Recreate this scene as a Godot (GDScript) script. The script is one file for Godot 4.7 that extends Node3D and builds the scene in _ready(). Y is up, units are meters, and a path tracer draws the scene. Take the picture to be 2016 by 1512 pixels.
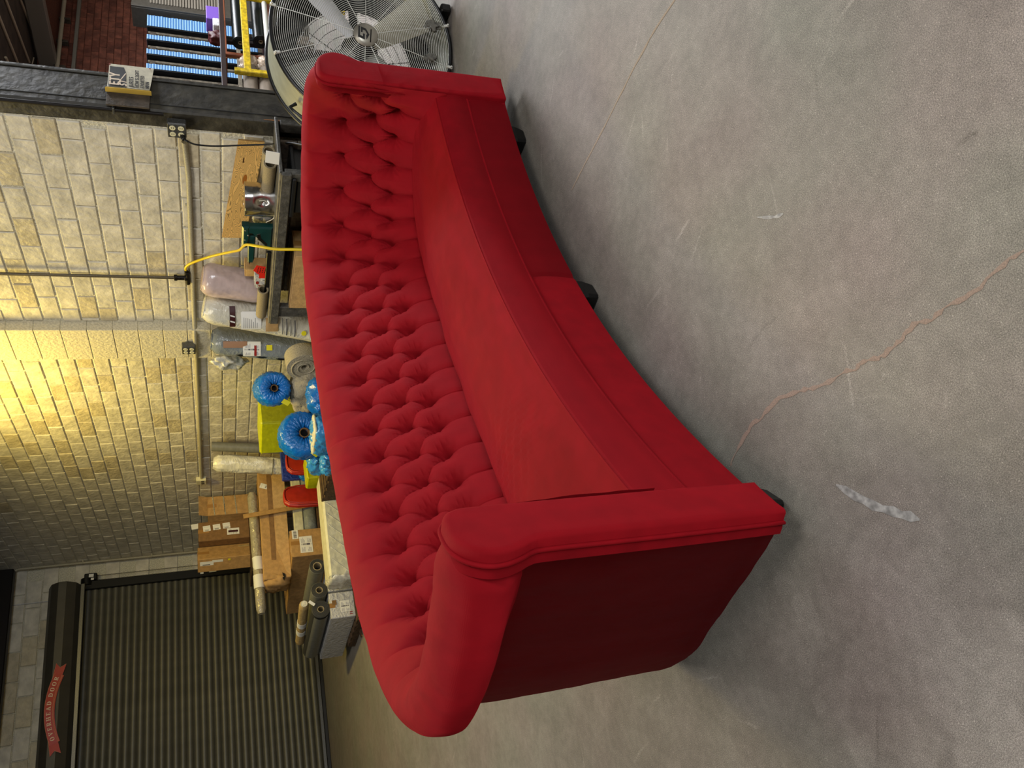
extends Node3D
# An upholstery workshop: a curved red velvet sofa on a concrete floor. Metres, y up. The photograph was taken with the camera turned on its side.

var M := {}
var meshes := {}
var rng := RandomNumberGenerator.new()
var names := {}

func _ready():
	rng.seed = 7
	setup_camera()
	setup_light()
	make_materials()
	build_room()
	build_floor()
	build_right_wall()
	build_far_wall()
	build_annex()
	build_sofa()
	build_fan()
	build_bench()
	build_pile()
	build_fixtures()

func setup_camera():
	var cam := Camera3D.new()
	cam.name = "camera"
	# the phone was held upright and the picture stored on its side: the camera's right is the room's down
	var right := Vector3(0.856272, -0.026279, 0.515857)
	var up := Vector3(0.209821, 0.930290, -0.300891)
	var back := Vector3(-0.471989, 0.365883, 0.802095)
	cam.transform = Transform3D(Basis(-up, right, back), Vector3(0, 1.42, 0))
	cam.fov = 53.29
	cam.near = 0.05
	cam.far = 60.0
	add_child(cam)
	cam.current = true

func setup_light():
	var we := WorldEnvironment.new()
	we.name = "world"
	var e := Environment.new()
	e.background_mode = Environment.BG_COLOR
	e.background_color = Color(0.02, 0.02, 0.02)
	e.tonemap_mode = Environment.TONE_MAPPER_LINEAR
	e.tonemap_exposure = EXPOSURE
	e.sdfgi_enabled = true
	e.ssao_enabled = true
	e.ssil_enabled = true
	we.environment = e
	add_child(we)
	# rows of fluorescent fittings under the ceiling: position, energy, colour, long axis along x?
	for l in LAMPS:
		lamp_light(l)
	# area light added behind the camera to brighten the sofa fronts
	var d := AreaLight3D.new()
	d.name = "added_fill_light"
	d.area_size = Vector2(3.4, 1.9)
	d.light_energy = 24.0
	d.light_color = Color(0.96, 0.98, 1.0)
	d.area_range = 40.0
	d.area_attenuation = 2.0
	d.shadow_enabled = true
	d.transform = Transform3D(Basis(), Vector3(0.3, 2.3, 5.93))
	add_child(d)

const EXPOSURE := 1.3
# [x, y, z, energy, colour, size along x, size along z]
const LAMPS := [
	[-2.4, 4.1, 0.4, 6.0, Color(1.0, 0.97, 0.94), 0.6, 2.4],
	[1.6, 4.1, 1.2, 6.0, Color(1.0, 0.97, 0.94), 0.6, 2.4],
	[1.5, 4.1, -4.4, 8.0, Color(1.0, 0.97, 0.91), 1.4, 2.4],
	[3.45, 4.0, -6.9, 9.0, Color(1.0, 0.88, 0.46), 0.25, 1.2],
	[7.5, 3.6, -3.2, 26.0, Color(0.97, 0.98, 1.0), 1.2, 2.4],
	[10.6, 3.6, -3.6, 30.0, Color(0.97, 0.98, 1.0), 1.2, 2.4],
]

func lamp_light(l: Array):
	var a := AreaLight3D.new()
	a.name = "lamp_light"
	a.area_size = Vector2(l[5], l[6])
	a.light_energy = l[3]
	a.light_color = l[4]
	a.area_range = 40.0
	a.area_attenuation = 2.0
	a.shadow_enabled = true
	a.transform = Transform3D(Basis(Vector3.RIGHT, -PI / 2), Vector3(l[0], l[1] - 0.03, l[2]))
	add_child(a, true)

# ---------------------------------------------------------------- nodes
func add(called: String, mesh: Mesh, m: Material, parent: Node = self, xf := Transform3D()) -> MeshInstance3D:
	var o := MeshInstance3D.new()
	o.mesh = mesh
	o.material_override = m
	o.transform = xf
	name_it(o, called, parent)
	return o

func name_it(o: Node, called: String, parent: Node):
	var key := str(parent.get_instance_id()) + called
	var n: int = names.get(key, 0)
	names[key] = n + 1
	o.name = called if n == 0 else "%s_%03d" % [called, n]
	parent.add_child(o, true)

func thing(called: String, label: String, category: String, at := Vector3.ZERO, turn := 0.0, group := "") -> Node3D:
	var o := Node3D.new()
	o.position = at
	o.rotation.y = turn
	name_it(o, called, self)
	return tag(o, label, category, group)

func tag(o: Node, label: String, category: String, group := "") -> Node:
	o.set_meta("label", label)
	o.set_meta("category", category)
	if group:
		o.set_meta("group", group)
	return o

func struct(o: Node, label := "", category := "") -> Node:
	o.set_meta("kind", "structure")
	if label:
		o.set_meta("label", label)
		o.set_meta("category", category)
	return o

func at(x: float, y: float, z: float) -> Transform3D:
	return Transform3D(Basis(), Vector3(x, y, z))

func turned(p: Vector3, e: Vector3) -> Transform3D:
	return Transform3D(Basis.from_euler(e), p)

# a transform whose y axis runs along dir
func aim(p: Vector3, dir: Vector3, spin := 0.0) -> Transform3D:
	var y := dir.normalized()
	var x := y.cross(Vector3.BACK if absf(y.z) < 0.9 else Vector3.RIGHT).normalized()
	var z := x.cross(y).normalized()
	return Transform3D(Basis(x, y, z) * Basis(Vector3.UP, spin), p)

# a transform with the given x and y axes (z = x cross y)
func facing(p: Vector3, x: Vector3, y: Vector3) -> Transform3D:
	var xx := x.normalized()
	var z := xx.cross(y).normalized()
	return Transform3D(Basis(xx, z.cross(xx), z), p)

# ---------------------------------------------------------------- shapes
func tri(st: SurfaceTool, a: Vector3, b: Vector3, c: Vector3, from := Vector3.ZERO):
	if (b - a).cross(c - a).dot((a + b + c) / 3.0 - from) > 0.0:
		st.add_vertex(a); st.add_vertex(c); st.add_vertex(b)
	else:
		st.add_vertex(a); st.add_vertex(b); st.add_vertex(c)

func box(sx: float, sy: float, sz: float, b := 0.004) -> ArrayMesh:
	var key := "box %.4f %.4f %.4f %.4f" % [sx, sy, sz, b]
	if meshes.has(key):
		return meshes[key]
	b = minf(b, minf(sx, minf(sy, sz)) * 0.45)
	var h := Vector3(sx, sy, sz) / 2.0
	var st := SurfaceTool.new()
	st.begin(Mesh.PRIMITIVE_TRIANGLES)
	st.set_smooth_group(-1)
	var v := func(s: Vector3, k: int) -> Vector3:
		var p := s * (h - Vector3.ONE * b)
		p[k] = s[k] * h[k]
		return p
	for k in 3:
		var i := (k + 1) % 3
		var j := (k + 2) % 3
		for sk in [-1.0, 1.0]:
			var c := []
			for ij in [[-1, -1], [1, -1], [1, 1], [-1, 1]]:
				var s := Vector3.ZERO
				s[k] = sk; s[i] = ij[0]; s[j] = ij[1]
				c.append(v.call(s, k))
			tri(st, c[0], c[1], c[2]); tri(st, c[0], c[2], c[3])
		if b > 0.0:
			for si in [-1.0, 1.0]:
				for sj in [-1.0, 1.0]:
					var s0 := Vector3.ZERO
					s0[i] = si; s0[j] = sj; s0[k] = -1
					var s1 := s0
					s1[k] = 1
					tri(st, v.call(s0, i), v.call(s1, i), v.call(s1, j)); tri(st, v.call(s0, i), v.call(s1, j), v.call(s0, j))
	if b > 0.0:
		for n in 8:
			var s := Vector3(1 if n & 1 else -1, 1 if n & 2 else -1, 1 if n & 4 else -1)
			tri(st, v.call(s, 0), v.call(s, 1), v.call(s, 2))
	st.generate_normals()
	meshes[key] = st.commit()
	return meshes[key]

# turn a profile of (radius, height), bottom to top on the outside, round the y axis
func lathe(profile: Array, seg := 32, soft := false) -> ArrayMesh:
	var st := SurfaceTool.new()
	st.begin(Mesh.PRIMITIVE_TRIANGLES)
	for i in profile.size() - 1:
		st.set_smooth_group(0 if soft else i)
		var p: Vector2 = profile[i]
		var q: Vector2 = profile[i + 1]
		for k in seg:
			var a := TAU * k / seg
			var b := TAU * (k + 1) / seg
			var pa := Vector3(p.x * cos(a), p.y, p.x * sin(a))
			var pb := Vector3(p.x * cos(b), p.y, p.x * sin(b))
			var qa := Vector3(q.x * cos(a), q.y, q.x * sin(a))
			var qb := Vector3(q.x * cos(b), q.y, q.x * sin(b))
			if p.x > 1e-6:
				st.add_vertex(pa); st.add_vertex(pb); st.add_vertex(qb if q.x > 1e-6 else qa)
			if q.x > 1e-6:
				st.add_vertex(pa); st.add_vertex(qb); st.add_vertex(qa)
	st.generate_normals()
	return st.commit()

func cyl(r: float, h: float, seg := 24, b := 0.003) -> ArrayMesh:
	return lathe([Vector2(0, 0), Vector2(r - b, 0), Vector2(r, b), Vector2(r, h - b), Vector2(r - b, h), Vector2(0, h)], seg)

func pipe(r: float, inner: float, h: float, seg := 28) -> ArrayMesh:
	var b := minf(0.0015, (r - inner) * 0.3)
	return lathe([Vector2(inner, b), Vector2(inner + b, 0), Vector2(r - b, 0), Vector2(r, b), Vector2(r, h - b), Vector2(r - b, h), Vector2(inner + b, h), Vector2(inner, h - b), Vector2(inner, b)], seg)

func tube(path: Array, r: float, sides := 8, closed := false, flat := 1.0) -> ArrayMesh:
	var st := SurfaceTool.new()
	st.begin(Mesh.PRIMITIVE_TRIANGLES)
	st.set_smooth_group(0)
	var n := path.size()
	var rings := []
	var side := Vector3.ZERO
	for i in n:
		var t: Vector3
		if closed:
			t = path[(i + 1) % n] - path[(i + n - 1) % n]
		else:
			t = path[mini(i + 1, n - 1)] - path[maxi(i - 1, 0)]
		t = t.normalized()
		if side == Vector3.ZERO:
			side = t.cross(Vector3.UP if absf(t.y) < 0.9 else Vector3.RIGHT).normalized()
		side = (side - t * side.dot(t)).normalized()
		var up := side.cross(t)
		var ring := []
		for k in sides:
			var a := TAU * k / sides
			ring.append(path[i] + side * cos(a) * r + up * sin(a) * r * flat)
		rings.append(ring)
	var m := n if closed else n - 1
	for i in m:
		var p: Array = rings[i]
		var q: Array = rings[(i + 1) % n]
		var mid: Vector3 = (path[i] + path[(i + 1) % n]) / 2.0
		for k in sides:
			var k2 := (k + 1) % sides
			tri(st, p[k], p[k2], q[k2], mid); tri(st, p[k], q[k2], q[k], mid)
	if not closed:
		st.set_smooth_group(1)
		for k in range(1, sides - 1):
			tri(st, rings[0][0], rings[0][k], rings[0][k + 1], path[1])
			tri(st, rings[n - 1][0], rings[n - 1][k], rings[n - 1][k + 1], path[n - 2])
	st.generate_normals()
	return st.commit()

func ring(r: float, wire: float, seg := 64, sides := 5) -> ArrayMesh:
	var path := []
	for k in seg:
		path.append(Vector3(r * cos(TAU * k / seg), r * sin(TAU * k / seg), 0))
	return tube(path, wire, sides, true)

# a polygon in x and y, thick along z (centred), with plain or inset (bevelled) faces
func slab(poly: Array, depth: float, b := 0.0) -> ArrayMesh:
	var pts := PackedVector2Array(poly)
	if Geometry2D.is_polygon_clockwise(pts):
		pts.reverse()
	var n := pts.size()
	var inner := PackedVector2Array()
	for i in n:
		var e0 := (pts[i] - pts[(i + n - 1) % n]).normalized()
		var e1 := (pts[(i + 1) % n] - pts[i]).normalized()
		var nrm := Vector2(-(e0.y + e1.y), e0.x + e1.x)
		nrm = nrm.normalized() / maxf(0.5, sqrt((1.0 + e0.dot(e1)) / 2.0))
		inner.append(pts[i] + nrm * b)
	var tris := Geometry2D.triangulate_polygon(inner)
	var st := SurfaceTool.new()
	st.begin(Mesh.PRIMITIVE_TRIANGLES)
	st.set_smooth_group(-1)
	var h := depth / 2.0
	for i in range(0, tris.size(), 3):
		var a := inner[tris[i]]
		var c := inner[tris[i + 1]]
		var d := inner[tris[i + 2]]
		var up := Vector3(0, 0, -1e4)
		tri(st, Vector3(a.x, a.y, h), Vector3(c.x, c.y, h), Vector3(d.x, d.y, h), up)
		tri(st, Vector3(a.x, a.y, -h), Vector3(c.x, c.y, -h), Vector3(d.x, d.y, -h), -up)
	for i in n:
		var j := (i + 1) % n
		var layers := [[inner, h], [pts, h - b], [pts, b - h], [inner, -h]] if b > 0.0 else [[pts, h], [pts, -h]]
		for k in layers.size() - 1:
			var p: PackedVector2Array = layers[k][0]
			var q: PackedVector2Array = layers[k + 1][0]
			var a := Vector3(p[i].x, p[i].y, layers[k][1])
			var c := Vector3(p[j].x, p[j].y, layers[k][1])
			var d := Vector3(q[j].x, q[j].y, layers[k + 1][1])
			var e := Vector3(q[i].x, q[i].y, layers[k + 1][1])
			st.add_vertex(a); st.add_vertex(c); st.add_vertex(d)
			st.add_vertex(a); st.add_vertex(d); st.add_vertex(e)
	st.generate_normals()
	return st.commit()

# a grid of points f(i / (nu - 1), j / (nv - 1)) with smooth normals; lean tips the normals (the lie of a pile)
func grid(nu: int, nv: int, f: Callable, lean := Vector3.ZERO, flip := false) -> ArrayMesh:
	var v := PackedVector3Array()
	var uv := PackedVector2Array()
	v.resize(nu * nv)
	uv.resize(nu * nv)
	for i in nu:
		for j in nv:
			v[i * nv + j] = f.call(i / float(nu - 1), j / float(nv - 1))
			uv[i * nv + j] = Vector2(i / float(nu - 1), j / float(nv - 1))
	return grid_of(nu, nv, v, uv, lean, flip)

func grid_of(nu: int, nv: int, v: PackedVector3Array, uv: PackedVector2Array, lean := Vector3.ZERO, flip := false) -> ArrayMesh:
	var nrm := PackedVector3Array()
	nrm.resize(nu * nv)
	var idx := PackedInt32Array()
	for i in nu:
		for j in nv:
			var a := v[mini(i + 1, nu - 1) * nv + j] - v[maxi(i - 1, 0) * nv + j]
			var b := v[i * nv + mini(j + 1, nv - 1)] - v[i * nv + maxi(j - 1, 0)]
			var n := a.cross(b).normalized()
			if flip:
				n = -n
			nrm[i * nv + j] = (n + lean).normalized()
	for i in nu - 1:
		for j in nv - 1:
			var p := i * nv + j
			var q := p + nv
			if flip:
				idx.append_array([p, q, q + 1, p, q + 1, p + 1])
			else:
				idx.append_array([p, q + 1, q, p, p + 1, q + 1])
	var arr := []
	arr.resize(Mesh.ARRAY_MAX)
	arr[Mesh.ARRAY_VERTEX] = v
	arr[Mesh.ARRAY_NORMAL] = nrm
	arr[Mesh.ARRAY_TEX_UV] = uv
	arr[Mesh.ARRAY_INDEX] = idx
	var m := ArrayMesh.new()
	m.add_surface_from_arrays(Mesh.PRIMITIVE_TRIANGLES, arr)
	return m

# several (mesh, transform) pairs in one mesh
func join(list: Array) -> ArrayMesh:
	var st := SurfaceTool.new()
	st.begin(Mesh.PRIMITIVE_TRIANGLES)
	for p in list:
		st.append_from(p[0], 0, p[1])
	return st.commit()

# a closed lump: a box with rounded edges whose surface is pushed about (wrapped and crumpled goods)
func lump(size: Vector3, power: float, nu: int, nv: int, rough: float, freq: float, sd: int) -> ArrayMesh:
	var nz := FastNoiseLite.new()
	nz.seed = sd
	nz.noise_type = FastNoiseLite.TYPE_SIMPLEX
	nz.fractal_type = FastNoiseLite.FRACTAL_RIDGED
	nz.fractal_octaves = 3
	nz.frequency = freq
	return grid(nu, nv, func(u, w):
		var a: float = -TAU * u
		var b: float = PI * (w - 0.5)
		var d := Vector3(cos(b) * cos(a), sin(b), cos(b) * sin(a))
		var k := pow(pow(absf(d.x), power) + pow(absf(d.y), power) + pow(absf(d.z), power), -1.0 / power)
		var p := d * k * size / 2.0
		return p + d * nz.get_noise_3dv(p) * rough)

# print for labels: flat, with a picture of lines and bars
func sticker(w: float, h: float, tex: Texture2D, bend_r := 0.0) -> ArrayMesh:
	return grid(9 if bend_r > 0.0 else 2, 2, func(u, v):
		var x: float = (u - 0.5) * w
		if bend_r > 0.0:
			var a := x / bend_r
			return Vector3(sin(a) * bend_r, (0.5 - v) * h, cos(a) * bend_r - bend_r)
		return Vector3(x, (0.5 - v) * h, 0.0), Vector3.ZERO, true)

func text_mesh(s: String, size: float, depth := 0.0015, serif := false, bold := true) -> TextMesh:
	var t := TextMesh.new()
	var f := SystemFont.new()
	f.font_names = PackedStringArray(["Droid Serif" if serif else "Droid Sans"])
	f.font_weight = 700 if bold else 400
	t.font = f
	t.text = s
	t.font_size = 64
	t.pixel_size = size / 64.0
	t.depth = depth
	t.curve_step = 2.0
	return t

# ---------------------------------------------------------------- materials
func noise_tex(key: String, freq: float, octaves: int, lo: float, hi: float, normal := 0.0, size := 512, kind := FastNoiseLite.TYPE_SIMPLEX_SMOOTH, ridged := false) -> NoiseTexture2D:
	if M.has("tex " + key):
		return M["tex " + key]
	var n := FastNoiseLite.new()
	n.noise_type = kind
	n.frequency = freq
	n.fractal_octaves = octaves
	n.fractal_type = FastNoiseLite.FRACTAL_RIDGED if ridged else FastNoiseLite.FRACTAL_FBM
	n.seed = key.hash() % 1000
	var t := NoiseTexture2D.new()
	t.width = size
	t.height = size
	t.seamless = true
	t.noise = n
	if normal > 0.0:
		t.as_normal_map = true
		t.bump_strength = normal
	else:
		var g := Gradient.new()
		g.offsets = PackedFloat32Array([0.0, 1.0])
		g.colors = PackedColorArray([Color(lo, lo, lo), Color(hi, hi, hi)])
		t.color_ramp = g
	M["tex " + key] = t
	return t

func mat(key: String, col: Color, rough := 0.6, metal := 0.0, tex: Texture2D = null, scale := 1.0, normal: Texture2D = null, nscale := 1.0) -> StandardMaterial3D:
	var m := StandardMaterial3D.new()
	m.resource_name = key
	m.albedo_color = col
	m.roughness = rough
	m.metallic = metal
	if tex:
		m.albedo_texture = tex
	if normal:
		m.normal_enabled = true
		m.normal_texture = normal
		m.normal_scale = nscale
	if tex or normal:
		m.uv1_triplanar = true
		m.uv1_world_triplanar = false
		m.uv1_scale = Vector3.ONE * scale
	M[key] = m
	return m

func make_materials():
	var fine := noise_tex("fine", 0.05, 5, 0.72, 1.0)
	var patch := noise_tex("patch", 0.012, 5, 0.6, 1.0)
	var paint := noise_tex("paint", 0.010, 5, 0.80, 1.0)
	var soft := noise_tex("soft", 0.012, 3, 0.86, 1.0)
	var bump := noise_tex("bump", 0.03, 5, 0, 1, 6.0)
	var crinkle := noise_tex("crinkle", 0.012, 4, 0, 1, 14.0, 512, FastNoiseLite.TYPE_SIMPLEX_SMOOTH, true)
	var fold := noise_tex("fold", 0.008, 3, 0, 1, 10.0)
	var felt := noise_tex("felt", 0.09, 3, 0.62, 1.0)
	# velvet
	var v := mat("velvet", VELVET, 0.85, 0.0, soft, 1.6, noise_tex("nap", 0.02, 4, 0, 1, 1.6), 0.5)
	v.rim_enabled = true
	v.rim = 1.0
	v.rim_tint = 1.0
	v.metallic_specular = 0.25
	mat("black_wood", Color(0.035, 0.038, 0.042), 0.4, 0.0, fine, 3.0)
	# building
	var tile := mat("painted_tile", Color(0.87, 0.845, 0.775), 0.5, 0.0, paint, 0.9, bump, 0.35)
	tile.uv1_world_triplanar = true
	var tile2 := mat("painted_tile_worn", Color(0.81, 0.765, 0.65), 0.5, 0.0, paint, 1.1, bump, 0.45)
	tile2.uv1_world_triplanar = true
	var mortar := mat("mortar", Color(0.90, 0.88, 0.79), 0.8, 0.0, fine, 2.0, bump, 1.0)
	mortar.uv1_world_triplanar = true
	var plaster := mat("pilaster_paint", Color(0.86, 0.83, 0.73), 0.6, 0.0, noise_tex("pores", 0.06, 4, 0.80, 1.0), 1.4, bump, 0.5)
	plaster.uv1_world_triplanar = true
	mat("ceiling", Color(0.16, 0.13, 0.10), 0.9, 0.0, patch, 0.5)
	mat("plain_wall", Color(0.55, 0.53, 0.47), 0.8, 0.0, patch, 0.4)
	mat("annex_ceiling", Color(0.30, 0.245, 0.19), 0.85, 0.0, patch, 0.5)
	mat("strip", Color(0.70, 0.64, 0.54), 0.7)
	var br := mat("red_brick", Color(0.62, 0.36, 0.27), 0.8, 0.0, patch, 0.7, bump, 0.8)
	br.uv1_world_triplanar = true
	var br2 := mat("red_brick_dark", Color(0.54, 0.30, 0.22), 0.8, 0.0, patch, 0.8, bump, 0.8)
	br2.uv1_world_triplanar = true
	mat("brick_mortar", Color(0.56, 0.33, 0.25), 0.9, 0.0, fine, 2.0)
	var pw := mat("post_paint", Color(0.31, 0.295, 0.25), 0.5, 0.0, noise_tex("worn", 0.015, 6, 0.45, 1.0), 1.0, bump, 0.25)
	pw.uv1_world_triplanar = true
	mat("door_metal", Color(0.35, 0.345, 0.31), 0.45, 0.3, soft, 0.6)
	mat("hood_metal", Color(0.30, 0.29, 0.265), 0.5, 0.3, soft, 0.6)
	mat("rail_black", Color(0.02, 0.02, 0.022), 0.5, 0.4)
	mat("grey_metal", Color(0.45, 0.45, 0.44), 0.4, 0.7, fine, 3.0)
	mat("conduit_paint", Color(0.74, 0.71, 0.61), 0.5, 0.0, fine, 3.0)
	mat("steel_pipe", Color(0.42, 0.38, 0.30), 0.45, 0.5, fine, 3.0)
	mat("iron", Color(0.12, 0.10, 0.085), 0.5, 0.6, fine, 5.0)
	mat("ivory", Color(0.82, 0.80, 0.66), 0.4)
	mat("slot", Color(0.05, 0.05, 0.05), 0.6)
	# goods
	mat("card", Color(0.74, 0.58, 0.36), 0.75, 0.0, noise_tex("card", 0.02, 4, 0.84, 1.0), 1.2, bump, 0.25)
	mat("card_light", Color(0.80, 0.65, 0.43), 0.75, 0.0, noise_tex("card", 0.02, 4, 0.84, 1.0), 1.2, bump, 0.25)
	mat("card_dark", Color(0.54, 0.40, 0.235), 0.75, 0.0, noise_tex("card", 0.02, 4, 0.84, 1.0), 1.2, bump, 0.25)
	mat("tape", Color(0.62, 0.46, 0.26), 0.12, 0.0, null, 1.0)
	mat("tube_card", Color(0.66, 0.60, 0.47), 0.7, 0.0, fine, 4.0)
	mat("white_card", Color(0.80, 0.80, 0.80), 0.4, 0.0, soft, 2.0, crinkle, 0.5)
	mat("paper", Color(0.86, 0.86, 0.84), 0.6)
	var film := mat("white_film", Color(0.86, 0.85, 0.79), 0.24, 0.0, soft, 2.0, crinkle, 0.35)
	film.clearcoat_enabled = true
	film.clearcoat = 0.4
	mat("white_foam", Color(0.86, 0.85, 0.74), 0.6, 0.0, soft, 2.0, fold, 0.6)
	mat("pink_film", Color(0.80, 0.72, 0.71), 0.16, 0.0, soft, 2.0, fold, 0.35)
	mat("grey_film", Color(0.52, 0.55, 0.57), 0.14, 0.0, soft, 2.0, crinkle, 0.4)
	mat("tan_film", Color(0.66, 0.63, 0.54), 0.14, 0.0, soft, 2.0, crinkle, 0.5)
	mat("foil", Color(0.82, 0.81, 0.79), 0.2, 1.0, null, 1.6, fold, 0.4)
	mat("blue_film", Color(0.10, 0.46, 0.80), 0.16, 0.0, soft, 2.5, crinkle, 0.45)
	mat("blue_film_light", Color(0.26, 0.60, 0.86), 0.16, 0.0, soft, 2.5, crinkle, 0.45)
	mat("royal_blue", Color(0.14, 0.24, 0.58), 0.3, 0.0, soft, 2.0, crinkle, 0.6)
	mat("lime_vinyl", Color(0.76, 0.78, 0.05), 0.45, 0.0, soft, 2.0, fold, 0.2)
	mat("coral_vinyl", Color(0.70, 0.17, 0.11), 0.4, 0.0, soft, 2.0)
	mat("felt", Color(0.76, 0.72, 0.62), 0.95, 0.0, felt, 2.6, bump, 1.0)
	mat("felt_dark", Color(0.33, 0.29, 0.26), 0.95, 0.0, felt, 2.6)
	mat("grey_vinyl", Color(0.24, 0.24, 0.23), 0.5, 0.0, fine, 3.0)
	mat("pale_vinyl", Color(0.46, 0.46, 0.42), 0.5, 0.0, soft, 3.0)
	mat("cream_roll", Color(0.74, 0.64, 0.44), 0.5, 0.0, soft, 3.0, crinkle, 0.3)
	mat("dark_hole", Color(0.03, 0.025, 0.02), 0.9)
	mat("lath", Color(0.70, 0.54, 0.30), 0.7, 0.0, soft, 3.0)
	mat("pallet_wood", Color(0.40, 0.30, 0.19), 0.85, 0.0, patch, 2.0, bump, 0.8)
	mat("bench_paint", Color(0.37, 0.36, 0.33), 0.6, 0.0, patch, 2.0, bump, 0.5)
	mat("bench_edge", Color(0.62, 0.58, 0.47), 0.7, 0.0, patch, 2.0)
	mat("old_wood", Color(0.36, 0.31, 0.25), 0.8, 0.0, patch, 2.0, bump, 0.6)
	mat("old_wood_pale", Color(0.52, 0.48, 0.41), 0.8, 0.0, patch, 2.0, bump, 0.6)
	mat("tote_black", Color(0.09, 0.095, 0.10), 0.4, 0.0, fine, 4.0)
	mat("tool_green", Color(0.03, 0.22, 0.21), 0.3)
	mat("tool_black", Color(0.03, 0.03, 0.032), 0.4)
	mat("tag_red", Color(0.85, 0.13, 0.06), 0.5)
	mat("ink", Color(0.06, 0.05, 0.05), 0.6)
	mat("ink_grey", Color(0.35, 0.35, 0.36), 0.6)
	mat("ink_red", Color(0.55, 0.10, 0.08), 0.6)
	mat("dark_red", Color(0.22, 0.03, 0.04), 0.5)
	mat("label_yellow", Color(0.88, 0.84, 0.10), 0.5)
	mat("hose_yellow", Color(0.88, 0.76, 0.13), 0.35)
	mat("rubber_black", Color(0.025, 0.025, 0.028), 0.5)
	mat("string_white", Color(0.80, 0.78, 0.72), 0.8)
	mat("sign_red", Color(0.66, 0.08, 0.06), 0.45)
	mat("sign_line", Color(0.85, 0.55, 0.42), 0.5)
	mat("sign_white", Color(0.88, 0.80, 0.70), 0.5)
	mat("plate_cream", Color(0.83, 0.80, 0.70), 0.45, 0.0, soft, 3.0)
	mat("plate_green", Color(0.04, 0.052, 0.048), 0.5, 0.0, fine, 3.0)
	mat("plate_yellow", Color(0.82, 0.68, 0.28), 0.6)
	# fan and annex
	mat("fan_drum", Color(0.66, 0.67, 0.60), 0.35, 0.1, soft, 2.0)
	mat("fan_black", Color(0.03, 0.03, 0.034), 0.4)
	mat("wire", Color(0.90, 0.90, 0.87), 0.35, 0.4)
	mat("blade_lit", Color(0.96, 0.96, 0.97), 0.35, 0.1)  # reflected light put into the colour of one blade
	mat("blade_cream", Color(0.74, 0.71, 0.62), 0.4, 0.1, soft, 3.0)
	mat("blade_grey", Color(0.58, 0.59, 0.56), 0.4, 0.1, soft, 3.0)
	mat("hub_metal", Color(0.62, 0.60, 0.55), 0.35, 0.5)
	mat("dust", Color(0.42, 0.41, 0.38), 1.0)
	mat("rack_yellow", Color(0.85, 0.72, 0.05), 0.5, 0.0, patch, 3.0)
	mat("rack_brown", Color(0.12, 0.045, 0.03), 0.5)
	mat("rack_orange", Color(0.42, 0.20, 0.07), 0.6)
	mat("sheet_blue", Color(0.28, 0.47, 0.68), 0.5)
	mat("sheet_pale", Color(0.58, 0.74, 0.88), 0.5)
	mat("sheet_dark", Color(0.12, 0.22, 0.36), 0.6)
	mat("roll_green", Color(0.018, 0.055, 0.052), 0.35, 0.0, soft, 2.0)
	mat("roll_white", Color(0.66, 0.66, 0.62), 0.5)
	mat("roll_beige", Color(0.50, 0.45, 0.39), 0.7, 0.0, soft, 3.0)
	mat("roll_mauve", Color(0.42, 0.32, 0.30), 0.7)
	mat("clear_bag", Color(0.80, 0.72, 0.64), 0.2, 0.0, soft, 2.0, crinkle, 1.2)
	mat("cabinet_grey", Color(0.30, 0.28, 0.245), 0.5, 0.1, soft, 3.0)
	mat("cabinet_rib", Color(0.52, 0.49, 0.44), 0.5, 0.1)
	mat("purple_print", Color(0.40, 0.28, 0.62), 0.5)
	# plywood with grain
	var pt := plywood_picture()
	var pm := StandardMaterial3D.new()
	pm.albedo_texture = pt
	pm.roughness = 0.5
	M["plywood"] = pm

const VELVET := Color(0.54, 0.03, 0.08)

func plywood_picture() -> ImageTexture:
	var n := FastNoiseLite.new()
	n.seed = 5
	n.frequency = 0.009
	n.fractal_octaves = 2
	var im := Image.create(512, 128, false, Image.FORMAT_RGB8)
	for x in 512:
		for y in 128:
			var k := n.get_noise_2d(x * 0.55, y * 1.8) * 9.0
			k += 1.8 * exp(-Vector2(x - 130.0, (y - 60.0) * 1.8).length() / 40.0) * 2.0
			k += 2.2 * exp(-Vector2(x - 420.0, (y - 90.0) * 2.0).length() / 30.0) * 2.0
			var f := absf(fposmod(k, 1.0) - 0.5) * 2.0
			var d := 1.0 - 0.45 * pow(1.0 - f, 3.0)
			var c := Color(0.95, 0.77, 0.47) * d
			var knot := Vector2((x - 325.0) / 26.0, (y - 64.0) / 11.0).length()
			if knot < 1.0:
				c = Color(0.66, 0.40, 0.14)
			if Vector2((x - 420.0) / 14.0, (y - 40.0) / 4.0).length() < 1.0:
				c = Color(0.30, 0.17, 0.06)
			im.set_pixel(x, y, c)
	return ImageTexture.create_from_image(im)

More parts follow.
